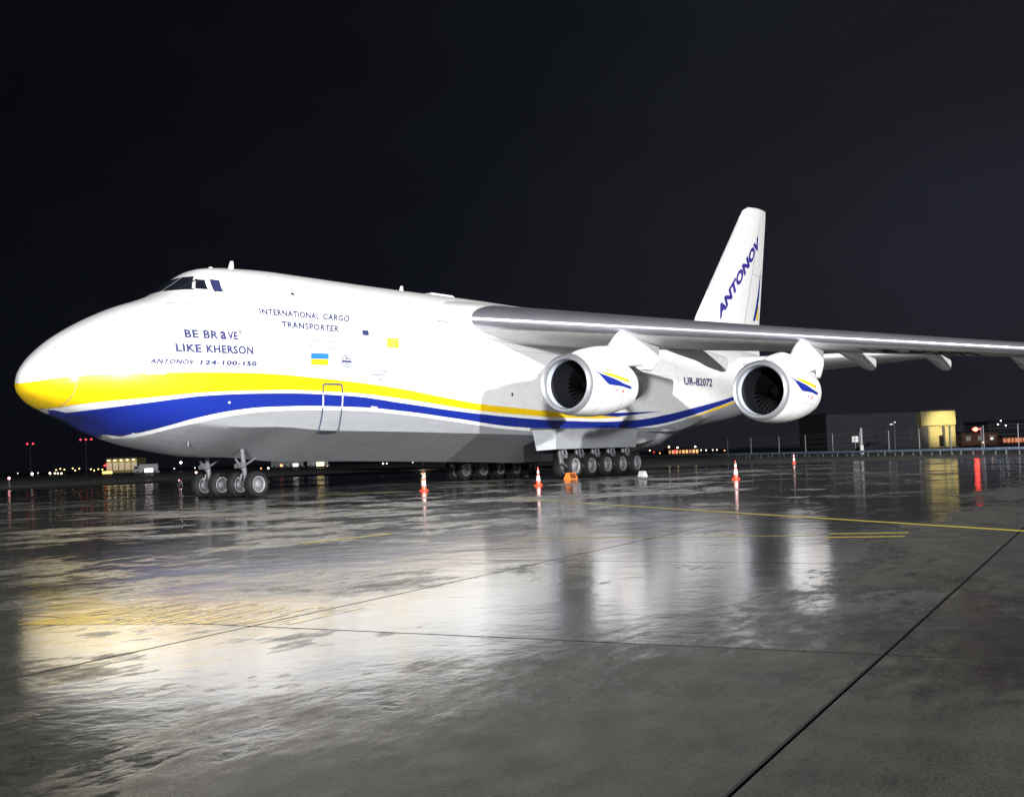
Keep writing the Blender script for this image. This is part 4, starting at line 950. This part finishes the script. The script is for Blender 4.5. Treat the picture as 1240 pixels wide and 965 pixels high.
# twin lamp post, plain post, red signal light
p = dep(1083, 515, 215); o = tag(empty('twin_lamp_post', (p[0], p[1], 0), facing(1083, 215)), 'twin-headed lamp post before the dark hangar', 'lamp post')
z = dep(1083, 511.5, 215)[2]; MB().tube((0, 0, 0), (0, 0, z), .09, .06, n=8).build('pole', 'post', o)
MB().tube((-.6, 0, z-.3), (.15, 0, z+.05), .05, n=6).build('arm', 'post', o)
MB().box((-.55, -.05, z-.32), (.5, .22, .14)).build('lamp_head', glow(WH, 1.2), o, smooth=0); MB().box((.12, -.05, z+.05), (.3, .22, .14)).build('lamp_head', glow(WH, 1.2), o, smooth=0)
p = dep(1043, 530, 150); o = tag(empty('thick_post', (p[0], p[1], 0)), 'thick pale post at the guard rail left of the parked car', 'post'); z = dep(1043, 519.5, 150)[2]
MB().tube((0, 0, 0), (0, 0, z), .16, n=12).build('shaft', 'post', o); MB().tube((0, 0, z), (0, 0, z+.12), .2, n=12).build('cap', 'post', o); MB().tube((0, 0, 0), (0, 0, 1.1), .24, n=12).build('pale_sleeve', 'sign', o)
p = dep(1035.5, 531.8, 160); o = tag(empty('notice_board', (p[0], p[1], 0), facing(1035, 160)), 'small white square notice board on a post by the rail', 'sign'); z = p[2]
MB().tube((0, .06, 0), (0, .06, z+.3), .05, n=8).build('post', 'post', o); MB().box((0, 0, z), (.8, .05, .8)).build('board', glow((.9, .9, .88), .45), o, smooth=0)
MB().box((0, -.03, z), (.06, .02, .7)).build('board_stripe', 'grey', o, smooth=0); MB().box((0, -.033, z), (.7, .02, .06)).build('board_stripe', 'grey', o, smooth=0)
p = dep(1188, 520, 170); o = tag(empty('signal_mast', (p[0], p[1], 0), facing(1188, 170)), 'mast with a bright glowing red warning light on the right', 'signal light')
z = dep(1188, 519.5, 170)[2]; MB().tube((0, 0, 0), (0, 0, z+.3), .09, n=8).build('mast', 'post', o)
MB().box((-.55, 0, z+.02), (1.2, .3, .3)).build('bracket', 'post', o, smooth=0)
for x, r, s in ((-.72, .30, 22), (-1.0, .18, 14)): MB().lathe([(-r, .02), (-r*.5, r*.85), (r*.3, r), (r, .05)], 'Y', (x, -.35, z), 14).build('red_lamp', glow((1, .06, .03), s), o)
# parked car by the rail
p = dep(1058, 541, 158); o = tag(empty('parked_car', (p[0], p[1], 0), facing(1058, 158)+.45), 'dark parked car behind the guard rail gap', 'car')
P = []
for y, k in ((-.85, .0), (-.80, .06), (.80, .06), (.85, .0)):
    P.append([(-2.1, y, .35), (-2.15, y, .75), (-1.2, y, .92-k), (-.6, y*.82, 1.42), (.9, y*.82, 1.42), (1.7, y, .95-k), (2.1, y, .85), (2.1, y, .35)])
m = MB().grid(P, wrap=True); m.add(P[0], [tuple(range(8))]); m.add(P[-1], [tuple(range(8))]); m.build('car_body', 'car', o, smooth=30)
for x in (-1.3, 1.3):
    for y in (-.78, .78): MB().lathe([(-.1, .15), (-.11, .32), (.11, .32), (.1, .15)], 'Y', (x, y, .32), 16).build('wheel', 'tyre', o)
MB().add([(-1.05, -.84, .95), (.85, -.80, .97), (.75, -.735, 1.36), (-.55, -.735, 1.36)], [(0, 1, 2, 3)]).build('side_window', 'glass', o, smooth=0)
MB().box((2.12, -.55, .72), (.04, .3, .14)).build('headlight', glow(WH, .6), o, smooth=0)
# orange lit block at the right border and brown block beside it
o, w, h = building(1214, 1262, 528.5, 300, 'orange_lit_block', 'low block with glowing orange window bays at the right edge', 'brick', 10)
for k in range(10): MB().box((-w/2+w*(k+.5)/10, -.05, h*.5), (w/10*.72, .06, h*.62)).build('window', glow((1, .25, .06), .75 if k % 2 else .55), o, smooth=0)
o, w, h = building(1165, 1208, 524, 290, 'brown_block', 'dim brown block behind the red warning light', 'brick', 10)
for k in range(3): MB().box((-w/2+w*(k+.5)/3, -.05, h*.55), (1.2, .06, 1.1)).build('window', glow((.5, .42, .25), .12), o, smooth=0)
o, w, h = building(1196, 1270, 510, 390, 'dark_warehouse', 'tall dark warehouse behind the orange lit block', 'hangar', 20)
MB().box((0, -.05, h*.4), (w*.5, .06, h*.6)).build('warehouse_door', 'hangar', o, smooth=0)
